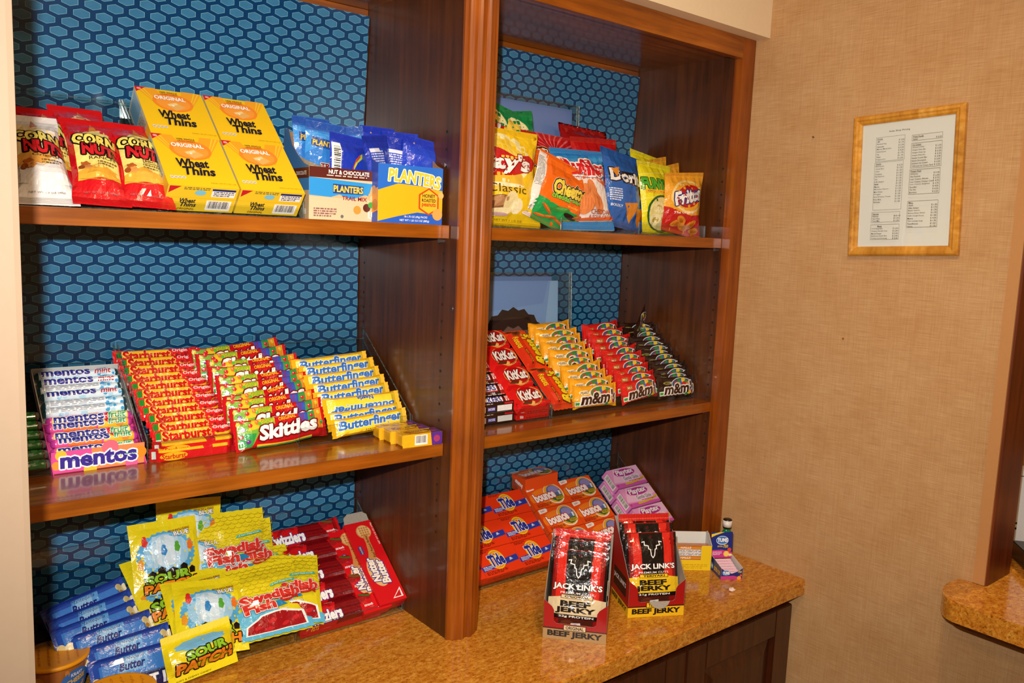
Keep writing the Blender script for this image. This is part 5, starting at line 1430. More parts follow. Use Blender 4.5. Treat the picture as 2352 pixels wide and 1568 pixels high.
# --- nut cartons with torn-open tops
def nut_carton(Mx, W, D, Hf, Hb, Hl, art_f, art_l, colf, coll, label, inside):
    root = empty('display_carton', mat=Mx); tag(root, label, 'carton', 'nut display cartons')
    t = .001
    k = carton('front_panel', W, Hf, t, colf, {'front': art_f}, .0002)
    o = link('front_panel', k.body, root); o.matrix_local = T3(W / 2, t, 0) @ UP
    for nm, me in k.prints: link(nm, me, o)
    for x0 in (0, W - t):
        S_ = [(t, 0), (D - t, 0), (D - t, Hb), (D * .80, Hb - .004), (D * .66, Hb * .80), (D * .45, Hf + .022), (D * .2, Hf + .006), (t, Hf)]
        V = [(x0, y, z) for y, z in S_] + [(x0 + t, y, z) for y, z in S_]; n = len(S_)
        sp = mesh_obj('side_panel', V, [tuple(range(n)), tuple(range(2 * n - 1, n - 1, -1))] + [(i, n + i, n + (i + 1) % n, (i + 1) % n) for i in range(n)], [ink(coll, 'card'), M_KRAFTB], root, ([0, 1] if x0 == 0 else [1, 0]) + [1] * n)
        if x0 == 0: link('printed_side', print_mesh('printed_side', [(art_l, lambda u, v, o: (-o, D - u, v), None, None, .00007)], 'card'), sp)
    V = []
    for y in (D - t, D):
        V += [(0, y, 0), (W, y, 0), (W, y, Hb - .004)] + [(W * (1 - q / 12), y, Hb - .004 + .003 * math.sin(q * 2.1)) for q in range(1, 12)] + [(0, y, Hb)]
    n = len(V) // 2
    mesh_obj('back_panel', V, [tuple(range(n)), tuple(range(2 * n - 1, n - 1, -1))] + [(i, n + i, n + (i + 1) % n, (i + 1) % n) for i in range(n)], M_KRAFTB, root)
    bm = bmesh.new(); add_box(bm, t, W - t, t, D - t, 0, t); bm_obj('base_panel', bm, M_KRAFTB, root)
    for kk, x, y, z, yw, ln, rl, lab in inside:
        place(kk, Mx @ T3(x, y, z + .013) @ rz(yw) @ rx(90 - ln) @ rz(rl), lab, 'snack pouch', 'nut pouches in the cartons')
M_KRAFTB = plain('brown_kraft_inside', '9c7450', .8, .2, grain=.1, gscale=250)
def nut_art(kind):
    w, h = .074, .118
    a = Art(w, h)
    if kind == 'trail':
        a.rect('2f78c8', 0, 0, 1, 1).poly('3f92dc', [(0, .5), (.5, .7), (1, .52), (1, .8), (0, .84)]).poly('8a7a62', [(0, 0), (1, 0), (1, .40), (.8, .34), (.6, .40), (.3, .33), (0, .40)])
        a.rect('2456a8', 0, .86, 1, 1)
        a.poly('1f4a94', [(.12, .62), (.90, .56), (.90, .70), (.12, .76)]).text('PLANTERS', .51, .66, .70, .075, 'e2b84a', .03, 0, -4, '3a2a14', .04)
        a.text('TRAIL', .62, .33, .50, .075, '7a1a1c', .04, 0, 0, 'e8e0d4', .06).text('MIX', .60, .22, .34, .075, '7a1a1c', .04, 0, 0, 'e8e0d4', .06)
    elif kind == 'back':
        a.rect('2038b0', 0, 0, 1, 1).barcode(.04, .22, .26, .84, upright=False); a.band('b8c83a', [(.62, .5), (.72, .62), (.86, .7)], .08).band('c8442a', [(.58, .46), (.66, .60), (.8, .70)], .05)
    elif kind == 'facts':
        a.rect('1c34a8', 0, 0, 1, 1).rect('2440b4', .1, .1, .9, .8); a.fine('c8d0ea', .14, .74, .60, 16, .036, 5); a.rect('d8dcf0', .14, .74, .5, .80)
    else:
        a.rect('1c34b0', 0, 0, 1, 1).rect('2242c0', 0, .2, 1, .84).ell('e0b23a', .3, .9, .02); a.text('PLANTERS', .50, .16, .80, .09, 'd2b23a', .03, 0, 0, '1a3a2a', .05)
    for q in range(5): a.rect('1c3a90' if kind == 'trail' else '172c90', 0, .90 + .018 * q, 1, .905 + .018 * q)
    return a
def nut_kind(kind, col, seed): return pouch('nut_pouch', .074, .118, .009, col, nut_art(kind), fins='tb', seal=.012, kx=2.2, ramp_len=.22, wr=.0026, seed=seed, pinch=.03, back=.4, nx=10, ny=14)
KN = {k_: nut_kind(k_, c, s_) for k_, c, s_ in (('trail', '2b70c0', 3), ('back', '2038b0', 5), ('facts', '1c34a8', 7), ('plain', '1c34b0', 9))}
a = Art(.132, .089)
a.rect('d9bf9a', 0, 0, 1, 1).poly('2f92d8', [(0, .46), (1, .38), (1, .74), (0, .80)]).poly('cfae84', [(.30, .44), (.42, .50), (.60, .42), (.80, .52), (1, .44), (1, .38), (0, .40), (0, .46)]).poly('d9bf9a', [(0, .40), (1, .32), (1, .42), (0, .44)])
a.rect('5a1f18', 0, .80, 1, 1).text('NUT & CHOCOLATE', .56, .925, .58, .075, 'f2ece6', .03); a.fine('e0d0c4', .24, .845, .84, 1, .035)
a.poly('c8a878', [(.84, .46), (.94, .46), (.92, .54), (.935, .54), (.90, .68), (.89, .70), (.86, .56), (.845, .54)])
a.poly('1f3f8a', [(.33, .52), (.76, .52), (.77, .68), (.33, .70)]).text('PLANTERS', .55, .605, .42, .12, 'ecc85a', .03, 0, -1, '6a4a14', .04)
a.text('TRAIL MIX', .64, .435, .36, .075, '8c1a1c', .02, 0, -1)
for x, y, c, r_ in ((.68, .22, 'c8923a', .055), (.82, .27, '5a2418', .055), (.88, .33, '3a9a3a', .04), (.94, .42, '6a2a1c', .045), (.90, .46, 'e0c090', .035)): a.ell(c, x, y, r_)
a.text('18', .89, .15, .09, .10, 'f4f0ea', .03).text('PACKS', .89, .075, .10, .04, 'f4f0ea', .02); a.fine('8a5a5a', .06, .20, .38, 4, .045); a.ell('6a6a6a', .46, .08, .022)
l_ = Art(.110, .089); l_.rect('c8ac86', 0, 0, 1, .55).rect('3a7ab8', 0, .55, 1, .8).rect('5a2a1c', 0, .78, 1, .98).text('18', .82, .15, .14, .1, 'f4f0ea', .03).text('CHOCOLATE', .7, .88, .4, .07, 'e8d8d0', .02)
l_.poly('2a3f7a', [(.0, 1.0), (.85, 1.0), (.6, 1.2), (.3, 1.55), (.05, 1.6)]) if False else None
PI_ = [(KN['trail'], .045, .080, .052, 4, 8, 0, 'blue trail mix pouch at the left rear of its carton'), (KN['trail'], .052, .058, .042, -4, 6, -4, 'blue trail mix pouch with its name facing out'), (KN['trail'], .104, .062, .040, -20, 6, 6, 'blue trail mix pouch at the right rear of its carton'),
       (KN['back'], .085, .030, .024, 6, 10, -6, 'blue trail mix pouch turned to show its barcode')]
nut_carton(T3(-.2600, -.300, Zt) @ rz(-2), .132, .110, .089, .160, 0, a, l_, 'd9bf9a', '3a6ea8', 'torn-open trail mix carton with brown name strip', PI_)
a = Art(.134, .103)
a.rect('f0b01c', 0, 0, 1, 1)
a.poly('2a6ac8', [(0, .55), (.3, .68), (.7, .66), (1, .60), (1, 1), (0, 1)]).poly('2a5cc0', [(0, 0), (1, 0), (1, .17), (.6, .20), (.3, .12), (0, .02)])
a.text('PLANTERS', .56, .775, .80, .20, 'f2c43a', .04, 0, -5, 'f4f4f2', .06, arc=.12, out2='1a3a8a', ow2=.08)
a.poly('c8481c', [(.62, .27), (.78, .16), (.94, .27), (.94, .52), (.78, .64), (.62, .52)]).poly('f2b82a', [(.645, .285), (.78, .19), (.915, .285), (.915, .505), (.78, .61), (.645, .505)])
a.text('HONEY', .78, .50, .20, .06, '3a1a10', .025).text('ROASTED', .78, .42, .22, .055, '3a1a10', .025).text('peanuts', .78, .335, .22, .08, 'c4481c', .03)
a.ell('e0a050', .92, .18, .08).ell('e8b468', .97, .52, .045)
a.text('18-1.75 OZ (49g) PACKS', .58, .115, .36, .045, 'f0f0ea', .01).text('NET WT 1 LB 15.5 OZ (882g)', .56, .05, .46, .045, 'f0f0ea', .01)
l_ = Art(.100, .103); l_.rect('2848b0', 0, 0, 1, 1).poly('e8962a', [(.55, .1), (1, .2), (1, .6), (.7, .5)]).ell('c8782a', .9, .3, .1).ell('d8924a', .85, .55, .08)
PI_ = [(KN['plain'], .046, .076, .046, 2, 8, 0, 'dark blue peanut pouch at the left rear of its carton'), (KN['plain'], .088, .070, .040, -6, 7, 0, 'dark blue peanut pouch at the middle rear of its carton'), (KN['facts'], .036, .038, .026, 24, 8, 8, 'blue peanut pouch turned to show its ingredients'),
       (KN['facts'], .066, .046, .026, -10, 8, -6, 'blue peanut pouch leaning in the middle of its carton'), (KN['plain'], .098, .034, .030, -4, 8, -8, 'blue peanut pouch with its name just above the carton front')]
nut_carton(T3(-.1420, -.326, Zt) @ rz(-2), .134, .100, .103, .150, 0, a, l_, '2a5cc0', '2848b0', 'torn-open honey roasted peanut carton in blue and yellow', PI_)
# ================================================================== right bay, top shelf
tray('display_tray', .080, .3275, -.293, Zt, 15, .25, 'clear tray behind whose lip the yellow potato chip bag stands', lip=.028, rise=.0, walls=(False, False))
tray('display_tray', .3295, .5745, -.293, Zt, 15, .25, 'clear tray behind whose lip the blue ridged chip bag stands', lip=.028, rise=.0, walls=(False, False))
tray('display_tray', .5765, .8195, -.293, Zt, 15, .25, 'clear tray behind whose lip the corn chip bag stands', lip=.028, rise=.0, walls=(False, False))
def chip(w, h, T, col, art, seed, **kw):
    d = dict(fins='tb', seal=.012, kx=2.0, ramp_len=.28, wr=.0042, seed=seed, pinch=.07, back=.3, nx=14, ny=16, pleat=.0016)
    d.update(kw)
    return pouch('chip_bag', w, h, T, col, art, **d)
def seal_lines(a, col):
    for q in range(4): a.rect(col, 0, .945 + .014 * q, 1, .949 + .014 * q)
    for q in range(2): a.rect(col, 0, .014 + .02 * q, 1, .019 + .02 * q)
def up(x, y, z, lean, roll=0, yaw=0): return T3(x, y, z) @ rz(yaw) @ rx(90 - lean) @ rz(roll)
GRP = 'chip bags on the top shelf'
# potato chips, yellow and green
def lays_art(green):
    w, h = (.165, .190) if green else (.178, .205)
    a = Art(w, h); base = '0f8a4a' if green else 'eec21a'
    a.rect(base, 0, 0, 1, 1)
    a.ell('f4e6a8', .42, .68, .44, .27, 28).ell('f2cc4a', .40, .72, .30, .20, 26).ell('eab838', .40, .46, .34, .14, 26).ell('f4e6b8', .40, .40, .34, .02)
    a.poly('c4161c', [(.02, .52), (.10, .80), (.34, .78), (.60, .70), (.86, .74), (.98, .68), (.90, .58), (.55, .50), (.20, .48)])
    a.text("Lay's", .45, .615, .78, .20, 'f4f0ea', .045, .12, 0, '8a0c12', .05)
    a.text('Classic', .46, .365, .60, .085, '4a3a10', -.004 if False else .0, .0, 0)
    a.ell('8a5a3a', .30, .22, .22, .07, 20, 10).ell('b8865a', .33, .235, .16, .05, 18, 10).ell('e6d49a', .52, .235, .13, .09, 20, 60).ell('f0e2b4', .62, .20, .10, .07, 18, 40).ell('e8d8a4', .34, .13, .22, .04, 18, 8).ell('c8a0a0', .38, .11, .12, .02)
    a.text('NET WT 1 1/2 OZ', .52, .055, .4, .02, '7a6214', .01)
    seal_lines(a, 'c89a12' if not green else '0a6a38'); return a
K_lay, K_layg = chip(.178, .205, .021, 'eec21a', lays_art(False), 3, pinch=.12), chip(.165, .190, .021, '0f8a4a', lays_art(True), 8, wr=.007)
# cheese puffs
def cheeto_art(jal):
    w, h = (.162, .150) if jal else (.148, .170)
    a = Art(w, h); a.rect('ee6a14', 0, 0, 1, 1)
    if jal:
        a.poly('1f9a4a', [(0, 0), (1, 0), (1, .34), (.5, .30), (0, .36)]).poly('e4dcd4', [(0, 0), (.14, 0), (.10, .5), (.16, .97), (0, .97)]); a.fine('6a6a6a', .01, .9, .11, 22, .02); a.barcode(.01, .04, .10, .2, upright=False)
        a.text('Cheetos', .58, .60, .60, .20, 'f0d24a', .05, .12, 8, '141210', .09, out2='f0e6d8', ow2=.12)
        a.text('cheddar', .46, .44, .34, .07, '8ece3a', .03, 0, 4, '1a5a2a', .06).text('jalapeno', .78, .48, .26, .06, '8ece3a', .03, .1, 6, '1a5a2a', .06).text('crunchy', .70, .375, .2, .04, 'f0c03a', .02, .1, 6)
        a.ell('3a8a3a', .50, .28, .17, .035, 20, 14).ell('5aa84a', .52, .295, .10, .018, 18, 14).ell('2a1a14', .70, .25, .12, .035, 18)
        for i, (x, y, r_) in enumerate(((.30, .22, -20), (.42, .14, 12), (.60, .12, -14), (.76, .16, 10), (.85, .30, 24), (.26, .10, 8))): a.ell('c8581a', x, y, .11, .022, 14, r_).ell('e07a2a', x, y + .008, .08, .010, 12, r_)
    else:
        a.text('Cheetos', .52, .66, .84, .22, 'f2b81e', .05, .12, 10, '141210', .09, out2='f4ece0', ow2=.12)
        a.text('Crunchy', .56, .49, .50, .09, 'f2d23a', .03, .12, 12, 'a8340c', .06)
        a.ell('f0e6e0', .5, .25, .4, .16).ell('c8201c', .5, .22, .34, .12)
        for x, y, r_ in ((.4, .28, 20), (.55, .24, -20), (.6, .33, 10), (.45, .18, -8)): a.ell('d8661a', x, y, .12, .03, 14, r_)
    seal_lines(a, 'c85210'); return a
K_chj, K_chc = chip(.162, .150, .021, 'ee6a14', cheeto_art(True), 5), chip(.148, .170, .021, 'ee6a14', cheeto_art(False), 11)
# wavy multigrain
a = Art(.172, .185); a.rect('c4141e', 0, 0, 1, 1)
for i in range(11):
    an = rad(20 + 14 * i); a.poly('e2686a', [(.5, .74), (.5 + .5 * math.cos(an - .04), .74 + .3 * math.sin(an - .04)), (.5 + .5 * math.cos(an + .04), .74 + .3 * math.sin(an + .04))])
a.text('Sun', .45, .68, .56, .18, 'f2efe8', .05, .1, 0, '3a1a14', .08, out2='e0a04a', ow2=.11).text('Chips', .5, .50, .66, .17, 'f2efe8', .05, .1, 0, '3a1a14', .08, out2='e0a04a', ow2=.11); a.ell('d8a04a', .5, .24, .34, .14)
seal_lines(a, '9a0e16'); K_sun = chip(.172, .185, .021, 'c4141e', a, 7)
# ridged chips
a = Art(.150, .188)
a.rect('e8ddd6', 0, 0, 1, 1).rect('2a86cc', 0, .62, 1, 1).poly('3f9ad8', [(0, .80), (1, .86), (1, .92), (0, .84)]).poly('1f74bc', [(0, .9), (1, .94), (1, .97), (0, .93)])
a.poly('e0602a', [(0, .52), (.3, .60), (.7, .60), (1, .52), (1, .60), (.7, .66), (.3, .66), (0, .60)]).text('Ruffles Have Ridges', .52, .605, .76, .035, 'f4ece6', .02)
a.text('Ruffles', .55, .755, .86, .19, 'd8202a', .06, .0, 0, 'f6f2ee', .08, out2='1a3a8a', ow2=.10)
for i, (x, y, r_) in enumerate(((.40, .40, 60), (.60, .44, 100), (.48, .30, 40), (.66, .34, 120))):
    a.ell('e2854a', x, y, .20, .085, 22, r_)
    for q in range(5): a.stroke('c8662e', [(x - .12 + .05 * q, y - .05), (x - .10 + .05 * q, y + .06)], .008)
a.text('CHEDDAR', .74, .215, .44, .05, '9a2a1e', .01).text('& SOUR CREAM', .74, .160, .50, .04, '9a2a1e', .01)
a.poly('e0602a', [(0, .10), (1, .13), (1, .17), (0, .13)]).poly('2a86cc', [(0, 0), (1, 0), (1, .12), (0, .09)])
seal_lines(a, '1a66a8'); K_ruf = chip(.150, .188, .021, 'e8ddd6', a, 9, backcol='2a86cc')
# corn tortilla chips, red and blue
def dor_art(col, dk, w, h):
    a = Art(w, h); a.rect(col, 0, 0, 1, 1)
    a.poly('141012', [(.06, .70), (.98, .74), (.76, .36), (.62, .56), (.30, .56)]).stroke('e0622a', [(.30, .58), (.62, .56), (.74, .38), (.95, .72)], .018)
    a.text('Doritos', .52, .645, .88, .14, 'f2efec', .05, .0, -1, '141012', .08)
    a.poly('d8862a', [(.30, .30), (.62, .34), (.50, .08)]).poly('c46f1e', [(.56, .26), (.86, .30), (.70, .05)]).poly('d8862a', [(.10, .72), (.26, .76), (.18, .62)])
    a.fine('e8ecf4', .04, .46, .26, 6, .028); a.text('BOLDLY', .16, .26, .22, .03, 'f0f0f0', .02)
    seal_lines(a, dk); return a
K_db = chip(.178, .190, .021, '1f62b8', dor_art('1f62b8', '174a8c', .178, .190), 13, pinch=.12)
K_dr = chip(.155, .185, .021, 'c0161a', dor_art('c0161a', '8c0f12', .155, .185), 15)
a = Art(.165, .07); a.rect('8f1214', 0, 0, 1, 1).rect('a5181a', 0, .2, 1, .8)
K_drf = chip(.165, .150, .036, '9c1416', None, 17, kx=1.8, wr=.008, pleat=.004)
# onion rings
a = Art(.128, .178); a.rect('e9dc1e', 0, 0, 1, 1)
for q in range(6): a.poly('f2e85a', [(0, .1 + .17 * q), (1, .2 + .17 * q), (1, .22 + .17 * q), (0, .12 + .17 * q)])
a.text('FUNYUNS', .50, .66, .92, .15, '4aa82a', .05, 0, -2, '1a3a14', .07)
a.rect('f0b42a', .08, .535, .92, .585).text('Onion Flavored Rings', .50, .56, .76, .028, '4a2a10', .01)
a.ell('1f5a2a', .50, .27, .42, .25, 28).ell('e2d488', .50, .27, .38, .22, 28)
for x, y in ((.36, .34), (.62, .32), (.46, .18), (.66, .16), (.30, .18)): a.ell('efe6b0', x, y, .15, .075, 20).ell('c0a850', x, y, .08, .036, 16)
a.stroke('3aa83a', [(.62, .46), (.72, .42), (.80, .47)], .05)
seal_lines(a, 'c2b414'); K_fun = chip(.128, .178, .021, 'e9dc1e', a, 19)
# corn chips
a = Art(.130, .158); a.rect('eda52a', 0, 0, 1, 1)
a.poly('c01a1a', [(0, 0), (1, 0), (1, .36), (.6, .30), (.3, .34), (0, .42)])
a.ell('f4d488', .52, .60, .42, .27, 26).ell('eda52a', .52, .60, .38, .235, 26).ell('b8161c', .52, .60, .34, .18, 26, 14)
a.text('Fritos', .52, .605, .70, .20, 'f4f0ec', .05, .15, 14, '1f2f7a', .07); a.text('The Original', .42, .33, .50, .05, 'f0e6dc', .02, .1, 6)
for x, y, r_ in ((.3, .16, 20), (.5, .12, -10), (.68, .18, 30), (.4, .22, -20), (.8, .1, 10)): a.ell('d8862a', x, y, .13, .05, 14, r_).ell('b8641a', x, y - .01, .08, .025, 12, r_)
seal_lines(a, 'c8821a'); K_fri = chip(.130, .158, .021, 'eda52a', a, 21, post=lambda p, u, v: Vector((p.x, p.y + .24 * p.x * v, p.z)))
for k_, M, lab in (
    (K_layg, up(.2050, -.145, Zt + .106, 10, -16), 'green potato chip bag at the back against the centre post'),
    (K_layg, up(.3260, -.150, Zt + .078, 10, 8), 'green potato chip bag with a pointed corner behind the yellow one'),
    (K_drf, up(.5700, -.120, Zt + .116, 14, -3), 'dark red tortilla chip bag with folded top at the back'),
    (K_sun, up(.4080, -.175, Zt + .040, 10, -2), 'red multigrain chip bag with white sun lettering at the back'),
    (K_dr, up(.5480, -.195, Zt + .044, 10, 3), 'bright red tortilla chip bag behind the blue ridged one'),
    (K_fri, up(.7450, -.190, Zt + .040, 12, -2), 'orange corn chip bag hidden behind the yellow onion ring bag'),
    (K_fun, up(.7150, -.195, Zt + .036, 14, -10), 'yellow onion ring bag at the back with a tilted top'),
    (K_fri, up(.7570, -.235, Zt + .022, 14, 0), 'orange corn chip bag just behind the front one'),
    (K_chc, up(.2980, -.225, Zt + .018, 12, -10), 'orange crunchy cheese puff bag behind the yellow chip bag'),
    (K_lay, up(.2050, -.258, Zt + .006, 10, -2, -4), 'yellow classic potato chip bag beside the centre post'),
    (K_ruf, up(.4160, -.286, Zt + .004, 17, 1, -6), 'blue and white ridged cheddar chip bag'),
    (K_db, up(.5840, -.252, Zt + .010, 14, -7, 8), 'blue tortilla chip bag'),
    (K_fun, up(.6830, -.264, Zt + .004, 13, -3, 2), 'yellow and green onion ring bag next to the blue bag'),
    (K_chj, up(.3180, -.270, Zt + .006, 5, -20, -4), 'orange and green jalapeno cheese puff bag leaning in front'),
    (K_fri, up(.7350, -.286, Zt + .004, 9, -9, -6), 'orange and red corn chip bag at the right end in front')):
    place(k_, M, lab, 'chip bag', GRP)
W_, H_ = .40, .31
a = Art(W_ - .02, H_ - .014)
a.rect('7890cc', 0, 0, 1, 1)
for q in range(7): a.poly('cdb98c' if q % 2 else 'e2d3ac', [(.64 + .045 * q, .0), (.685 + .045 * q, .0), (.705 + .035 * q, .62 - .012 * (q - 3) ** 2), (.675 + .035 * q, .62 - .012 * (q - 3) ** 2)])
picture_stand(.185, .5900, Zt + .001, 1.1175, -.062, 2, a, 'blue chip picture in a clear stand behind the potato chip bags', .02)
# ================================================================== right wall and beyond
M_PINE = wood('pine_frame', 'b0701e', 'd0902e', 'e2ae58', 'z', .35, .3)
M_PINEX = wood('pine_frame_cross', 'b0701e', 'd0902e', 'e2ae58', 'y', .35, .3)
# price list in a pine frame; local x runs towards the camera along the wall, y up, z out from the wall
wf, hf, bw = .2340, .3020, .0200
MF = Matrix.Translation((X1 - .0006, -.7690, .9275)) @ Matrix(((0, 0, -1, 0), (-1, 0, 0, 0), (0, 1, 0, 0), (0, 0, 0, 1))) @ rz(2.6)
pf = empty('framed_price_list', mat=MF); tag(pf, 'pine framed price list hanging slightly crooked on the tan wall', 'picture frame')
prof2 = [(0, 0), (0, .010), (.004, .014), (.009, .0145), (.012, .012), (.016, .0115), (bw, .008), (bw, 0)]
def rail(a, b, inn, mat, nm):
    # a, b outer corners; inn: inward unit vector; mitred ends
    A, B, I = Vector(a), Vector(b), Vector(inn); d = (B - A).normalized()
    V, F_ = [], []
    for P, sg in ((A, 1), (B, -1)):
        for o_, h_ in prof2: q = P + I * o_ + d * (o_ * sg); V.append((q.x, q.y, h_))
    n = len(prof2)
    F_ = [(i, i + 1, n + i + 1, n + i) for i in range(n - 1)] + [tuple(range(n))[::-1], tuple(range(n, 2 * n)), (n - 1, 0, n, 2 * n - 1)]
    mesh_obj(nm, V, F_, mat, pf)
x_, y_ = wf / 2, hf / 2
rail((-x_, y_, 0), (-x_, -y_, 0), (1, 0, 0), M_PINE, 'frame_stile'); rail((x_, -y_, 0), (x_, y_, 0), (-1, 0, 0), M_PINE, 'frame_stile')
rail((-x_, -y_, 0), (x_, -y_, 0), (0, 1, 0), M_PINEX, 'frame_rail'); rail((x_, y_, 0), (-x_, y_, 0), (0, -1, 0), M_PINEX, 'frame_rail')
a = Art(wf - 2 * bw + .002, hf - 2 * bw + .002)
K0 = '4a443e'
def entries(x0, x1, ytop, head, rows, ybot=None, dy=.0206, centre=False):
    yb = ybot if ybot else ytop - dy * (len(rows) + 1) - .006
    for p_ in (((x0, ytop), (x1, ytop)), ((x0, yb), (x1, yb)), ((x0, ytop), (x0, yb)), ((x1, ytop), (x1, yb))): a.stroke('8a8680', list(p_), .0032)
    y = ytop - .013
    wd = .0098 * len(head)
    hx = x0 + .012 + wd / 2 if not centre else x0 + .10
    a.text(head, hx, y, wd, .0115, K0, .012); a.stroke(K0, [(hx - wd / 2, y - .0085), (hx + wd / 2, y - .0085)], .002)
    for nm, pr_ in rows:
        y -= dy
        wd = .0094 * len(nm); a.text(nm, x0 + .012 + wd / 2, y, wd, .0118, K0, .004)
        if pr_: a.text('$', x1 - .060, y, .010, .0135, K0, .004).text(pr_, x1 - .026, y, .0095 * len(pr_), .0115, K0, .004)
a.rect('f4ede4', 0, 0, 1, 1)
a.text('Suite Shop Pricing', .415, .925, .225, .016, '3a342e', .012)
entries(.165, .480, .885, 'Drinks', [('AMP', '3.00'), ('Bottled Pop', '1.75'), ('Gatorade', '2.50'), ('Minute Maid Juice', '2.50'), ('Naked Juice', '4.25'), ('Tea', '1.75'), ('Water', '1.75'), ('Frappuccino', '2.50')])
entries(.165, .480, .685, 'Snacks', [('Beef Jerky', '5.25'), ('Candy Bars', '1.50'), ('Chips', '1.50'), ('Crackers', '1.50'), ('Fig Newtons', '1.50'), ('Gum', '1.25'), ('Life Savers', '1.25'), ("M&M's", '1.50'), ('Mentos', '1.50'), ('Microwave Popcorn', '1.25'), ('Mini Oreos', '1.50'), ('Pringles', '1.50'), ('Rice Krispies Treats', '1.50'), ('Ritz Bits', '1.50'), ('Skittles', '1.50')], .300)
entries(.165, .480, .280, 'Peanuts', [('Peanuts', '2/$1.00'), ('Corn Nuts', '1.50'), ('Trail Mix', '1.50')], .200, .019)
entries(.165, .480, .180, 'Meals', [('Chef Boyardee', '2.50'), ('Chicken Noodle Soup', '2.50'), ('Mac & Cheese', '2.50'), ('Salisbury Steak Box', '3.50'), ('Turkey and Dressing', '3.50')], .060, .0198, True)
entries(.575, .890, .870, 'Fresh Foods', [('Salad', '5.50')], .826, .020)
entries(.575, .890, .806, 'Ice Cream', [("Dreyer's Dibs", '2.50'), ('Haagen Dazs Bar', '3.25'), ('Haagen Dazs Lg.', '6.25'), ('Haagen Dazs Sm.', '3.50'), ('Nestle Crunch Bar', '2.00'), ('Nestle Drumstick', '2.00'), ('Snickers Ice Cream', '2.50'), ('Tollhouse Ice Cream Sand', '3.50')])
entries(.575, .890, .600, 'Frozen Food', [('DiGiorno', '5.25'), ('Hot Pockets', '2.00'), ('Lean Cuisine Alfredo', '2.75'), ('Lean Cuisine Chicken Club', '4.75'), ('Lean Cuisine Spaghetti', '2.75'), ('Stouffer', '4.50'), ('Tai Pei', '4.25'), ('Burritos', '2.50')])
entries(.575, .890, .355, 'Misc.', [('Advil', '1.25'), ('Alka Seltzer', '1.75'), ('Bayer Aspirin', '1.75'), ('Bounce Dryer Sheets', '1.75'), ("Hall's Cough Drops", '1.50'), ('Motrin', '4.00'), ('Tide Laundry Soap', '1.75'), ('Tums/Rolaids', '1.50'), ('Visine', '1.75')], .150)
kp = carton('price_sheet', a.w, a.h, .0008, 'f4ede4', {'front': a}, .00005, 'flat')
o = link('price_sheet', kp.body, pf); o.matrix_local = T3(0, -a.h / 2, .0042)
for nm, me in kp.prints: link(nm, me, o)
gl = mesh_obj('glass_pane', [(-a.w / 2, -a.h / 2, .0070), (a.w / 2, -a.h / 2, .0070), (a.w / 2, a.h / 2, .0070), (-a.w / 2, a.h / 2, .0070), (-a.w / 2, -a.h / 2, .0078), (a.w / 2, -a.h / 2, .0078), (a.w / 2, a.h / 2, .0078), (-a.w / 2, a.h / 2, .0078)],
              [(3, 2, 1, 0), (4, 5, 6, 7), (0, 1, 5, 4), (1, 2, 6, 5), (2, 3, 7, 6), (3, 0, 4, 7)], acrylic(), pf)
# a bent nail left in the wall and a small rust-coloured tack
def nail(y, z, L, col, label):
    bm = bmesh.new(); bmesh.ops.create_cone(bm, segments=10, radius1=.0011, radius2=.0007, depth=L, cap_ends=True)
    for v in bm.verts: v.co.z += L / 2 - .003
    n2 = bmesh.ops.create_cone(bm, segments=12, radius1=.0022, radius2=.0018, depth=.0008, cap_ends=True)
    for v in n2['verts']: v.co.z += L - .003
    o = bm_obj('nail', bm, plain('nail_' + col, col, .5, metal=.4, grain=.1)); o.location = (X1, y, z); o.rotation_euler = (rad(14), rad(-90), 0)
    tag(o, label, 'nail')
nail(-.546, 1.038, .012, '6a4a30', 'small bent nail left in the wall beside the framed list')
nail(-.661, .5855, .007, '9a4a1c', 'tiny rust-coloured tack in the bare wall below the frame')
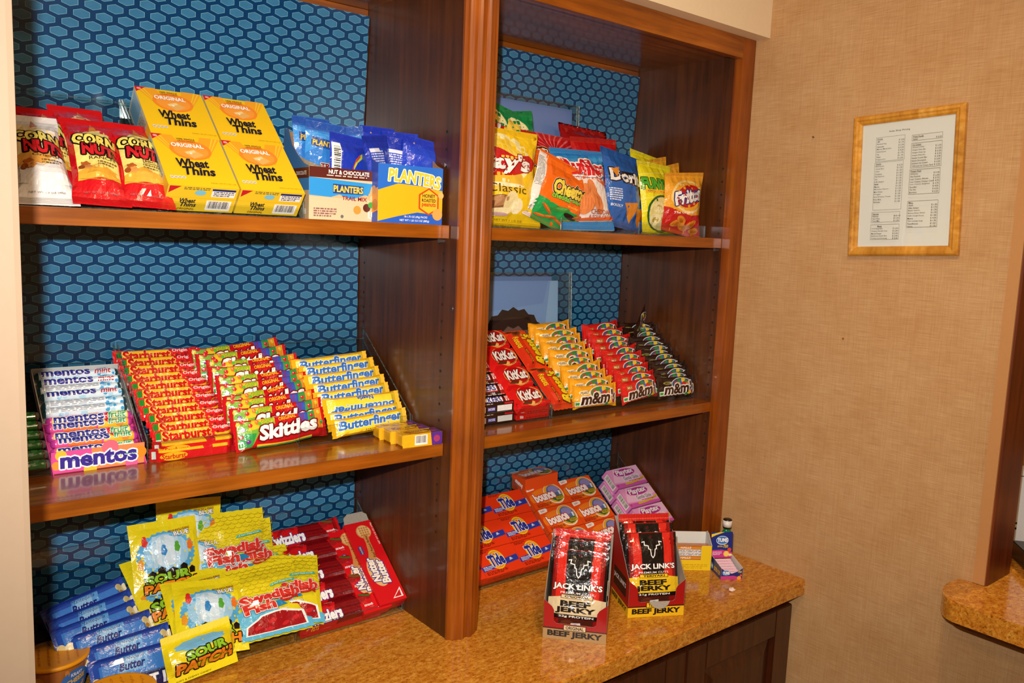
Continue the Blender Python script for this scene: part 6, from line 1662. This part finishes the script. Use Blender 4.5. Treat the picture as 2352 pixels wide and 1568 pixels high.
# things on the bar counter beyond the opening
bm = bmesh.new(); add_box(bm, 0, .26, 0, .30, 0, .0375); bmesh.ops.bevel(bm, geom=bm.edges[:], offset=.002, segments=2, affect='EDGES')
bx = bm_obj('counter_tray', bm, plain('black_plastic', '14120f', .35, grain=.1)); bx.matrix_world = T3(1.0986, -.972, .1256) @ rz(-141.7) @ T3(0, 0, 0) @ rz(0)
tag(bx, 'black plastic box on the bar counter at the right edge', 'box')
sg = empty('counter_sign', mat=T3(1.146, -.930, .1256) @ rz(-38)); tag(sg, 'white printed sign with tan top standing behind the black box', 'sign')
sa = Art(.28, .19); sa.rect('e6ecee', 0, 0, 1, 1).stroke('2a2420', [(.03, .87), (.97, .87)], .006).text('F', .098, .22, .055, .16, '2a2a30', .01)
ks = carton('sign_board', .28, .19, .004, 'e6ecee', {'front': sa}, .0005, 'flat')
o = link('sign_board', ks.body, sg); o.matrix_local = T3(.14, 0, .001) @ rx(90)
for nm, me in ks.prints: link(nm, me, o)
bm = bmesh.new(); add_box(bm, .0, .28, -.004, .008, .1915, .222); bm_obj('sign_top', bm, plain('tan_sign_top', 'b98a52', .6, grain=.05), sg)

# ------------------------------------------------------------------ ceiling lights of the room
M_LAMP = bpy.data.materials.new('lamp_glow'); M_LAMP.use_nodes = True
_b = M_LAMP.node_tree.nodes['Principled BSDF']; _b.inputs['Base Color'].default_value = (1, .9, .75, 1); _b.inputs['Emission Color'].default_value = (1, .74, .42, 1); _b.inputs['Emission Strength'].default_value = 6
_nn = noise_n(M_LAMP.node_tree, coords(M_LAMP.node_tree), 20, 2); _rr = ramp(M_LAMP.node_tree, [(.3, (.95, .85, .7, 1)), (.7, (1, .9, .75, 1))], _nn); M_LAMP.node_tree.links.new(_rr.outputs[0], _b.inputs['Base Color'])
def downlight(x, y, label, e):
    r = empty('ceiling_light', (x, y, Zc - .012)); tag(r, label, 'ceiling light', 'ceiling lights of the shop')
    lathe('trim_ring', [(.075, .011), (.095, .011), (.095, .004), (.088, 0), (.075, .002)], plain('white_trim', 'eeeae2', .5, grain=.01), r, 28)
    lathe('lens', [(.074, .008), (.02, .006), (.001, .006)], M_LAMP, r, 28)
    l = lamp('downlight', 'AREA', (0, 0, -.006), e, (1.0, .74, .44), .16, shape='DISK'); l.parent = r
for x, y, lab in ((-.15, -1.25, 'round ceiling downlight nearest the price list'), (-1.5, -1.9, 'round ceiling downlight behind the camera on the left'), (-.2, -2.7, 'round ceiling downlight behind the camera on the right')):
    downlight(x, y, lab, 9)
downlight(2.0, -1.2, 'round ceiling downlight in the room beyond the opening', 16)
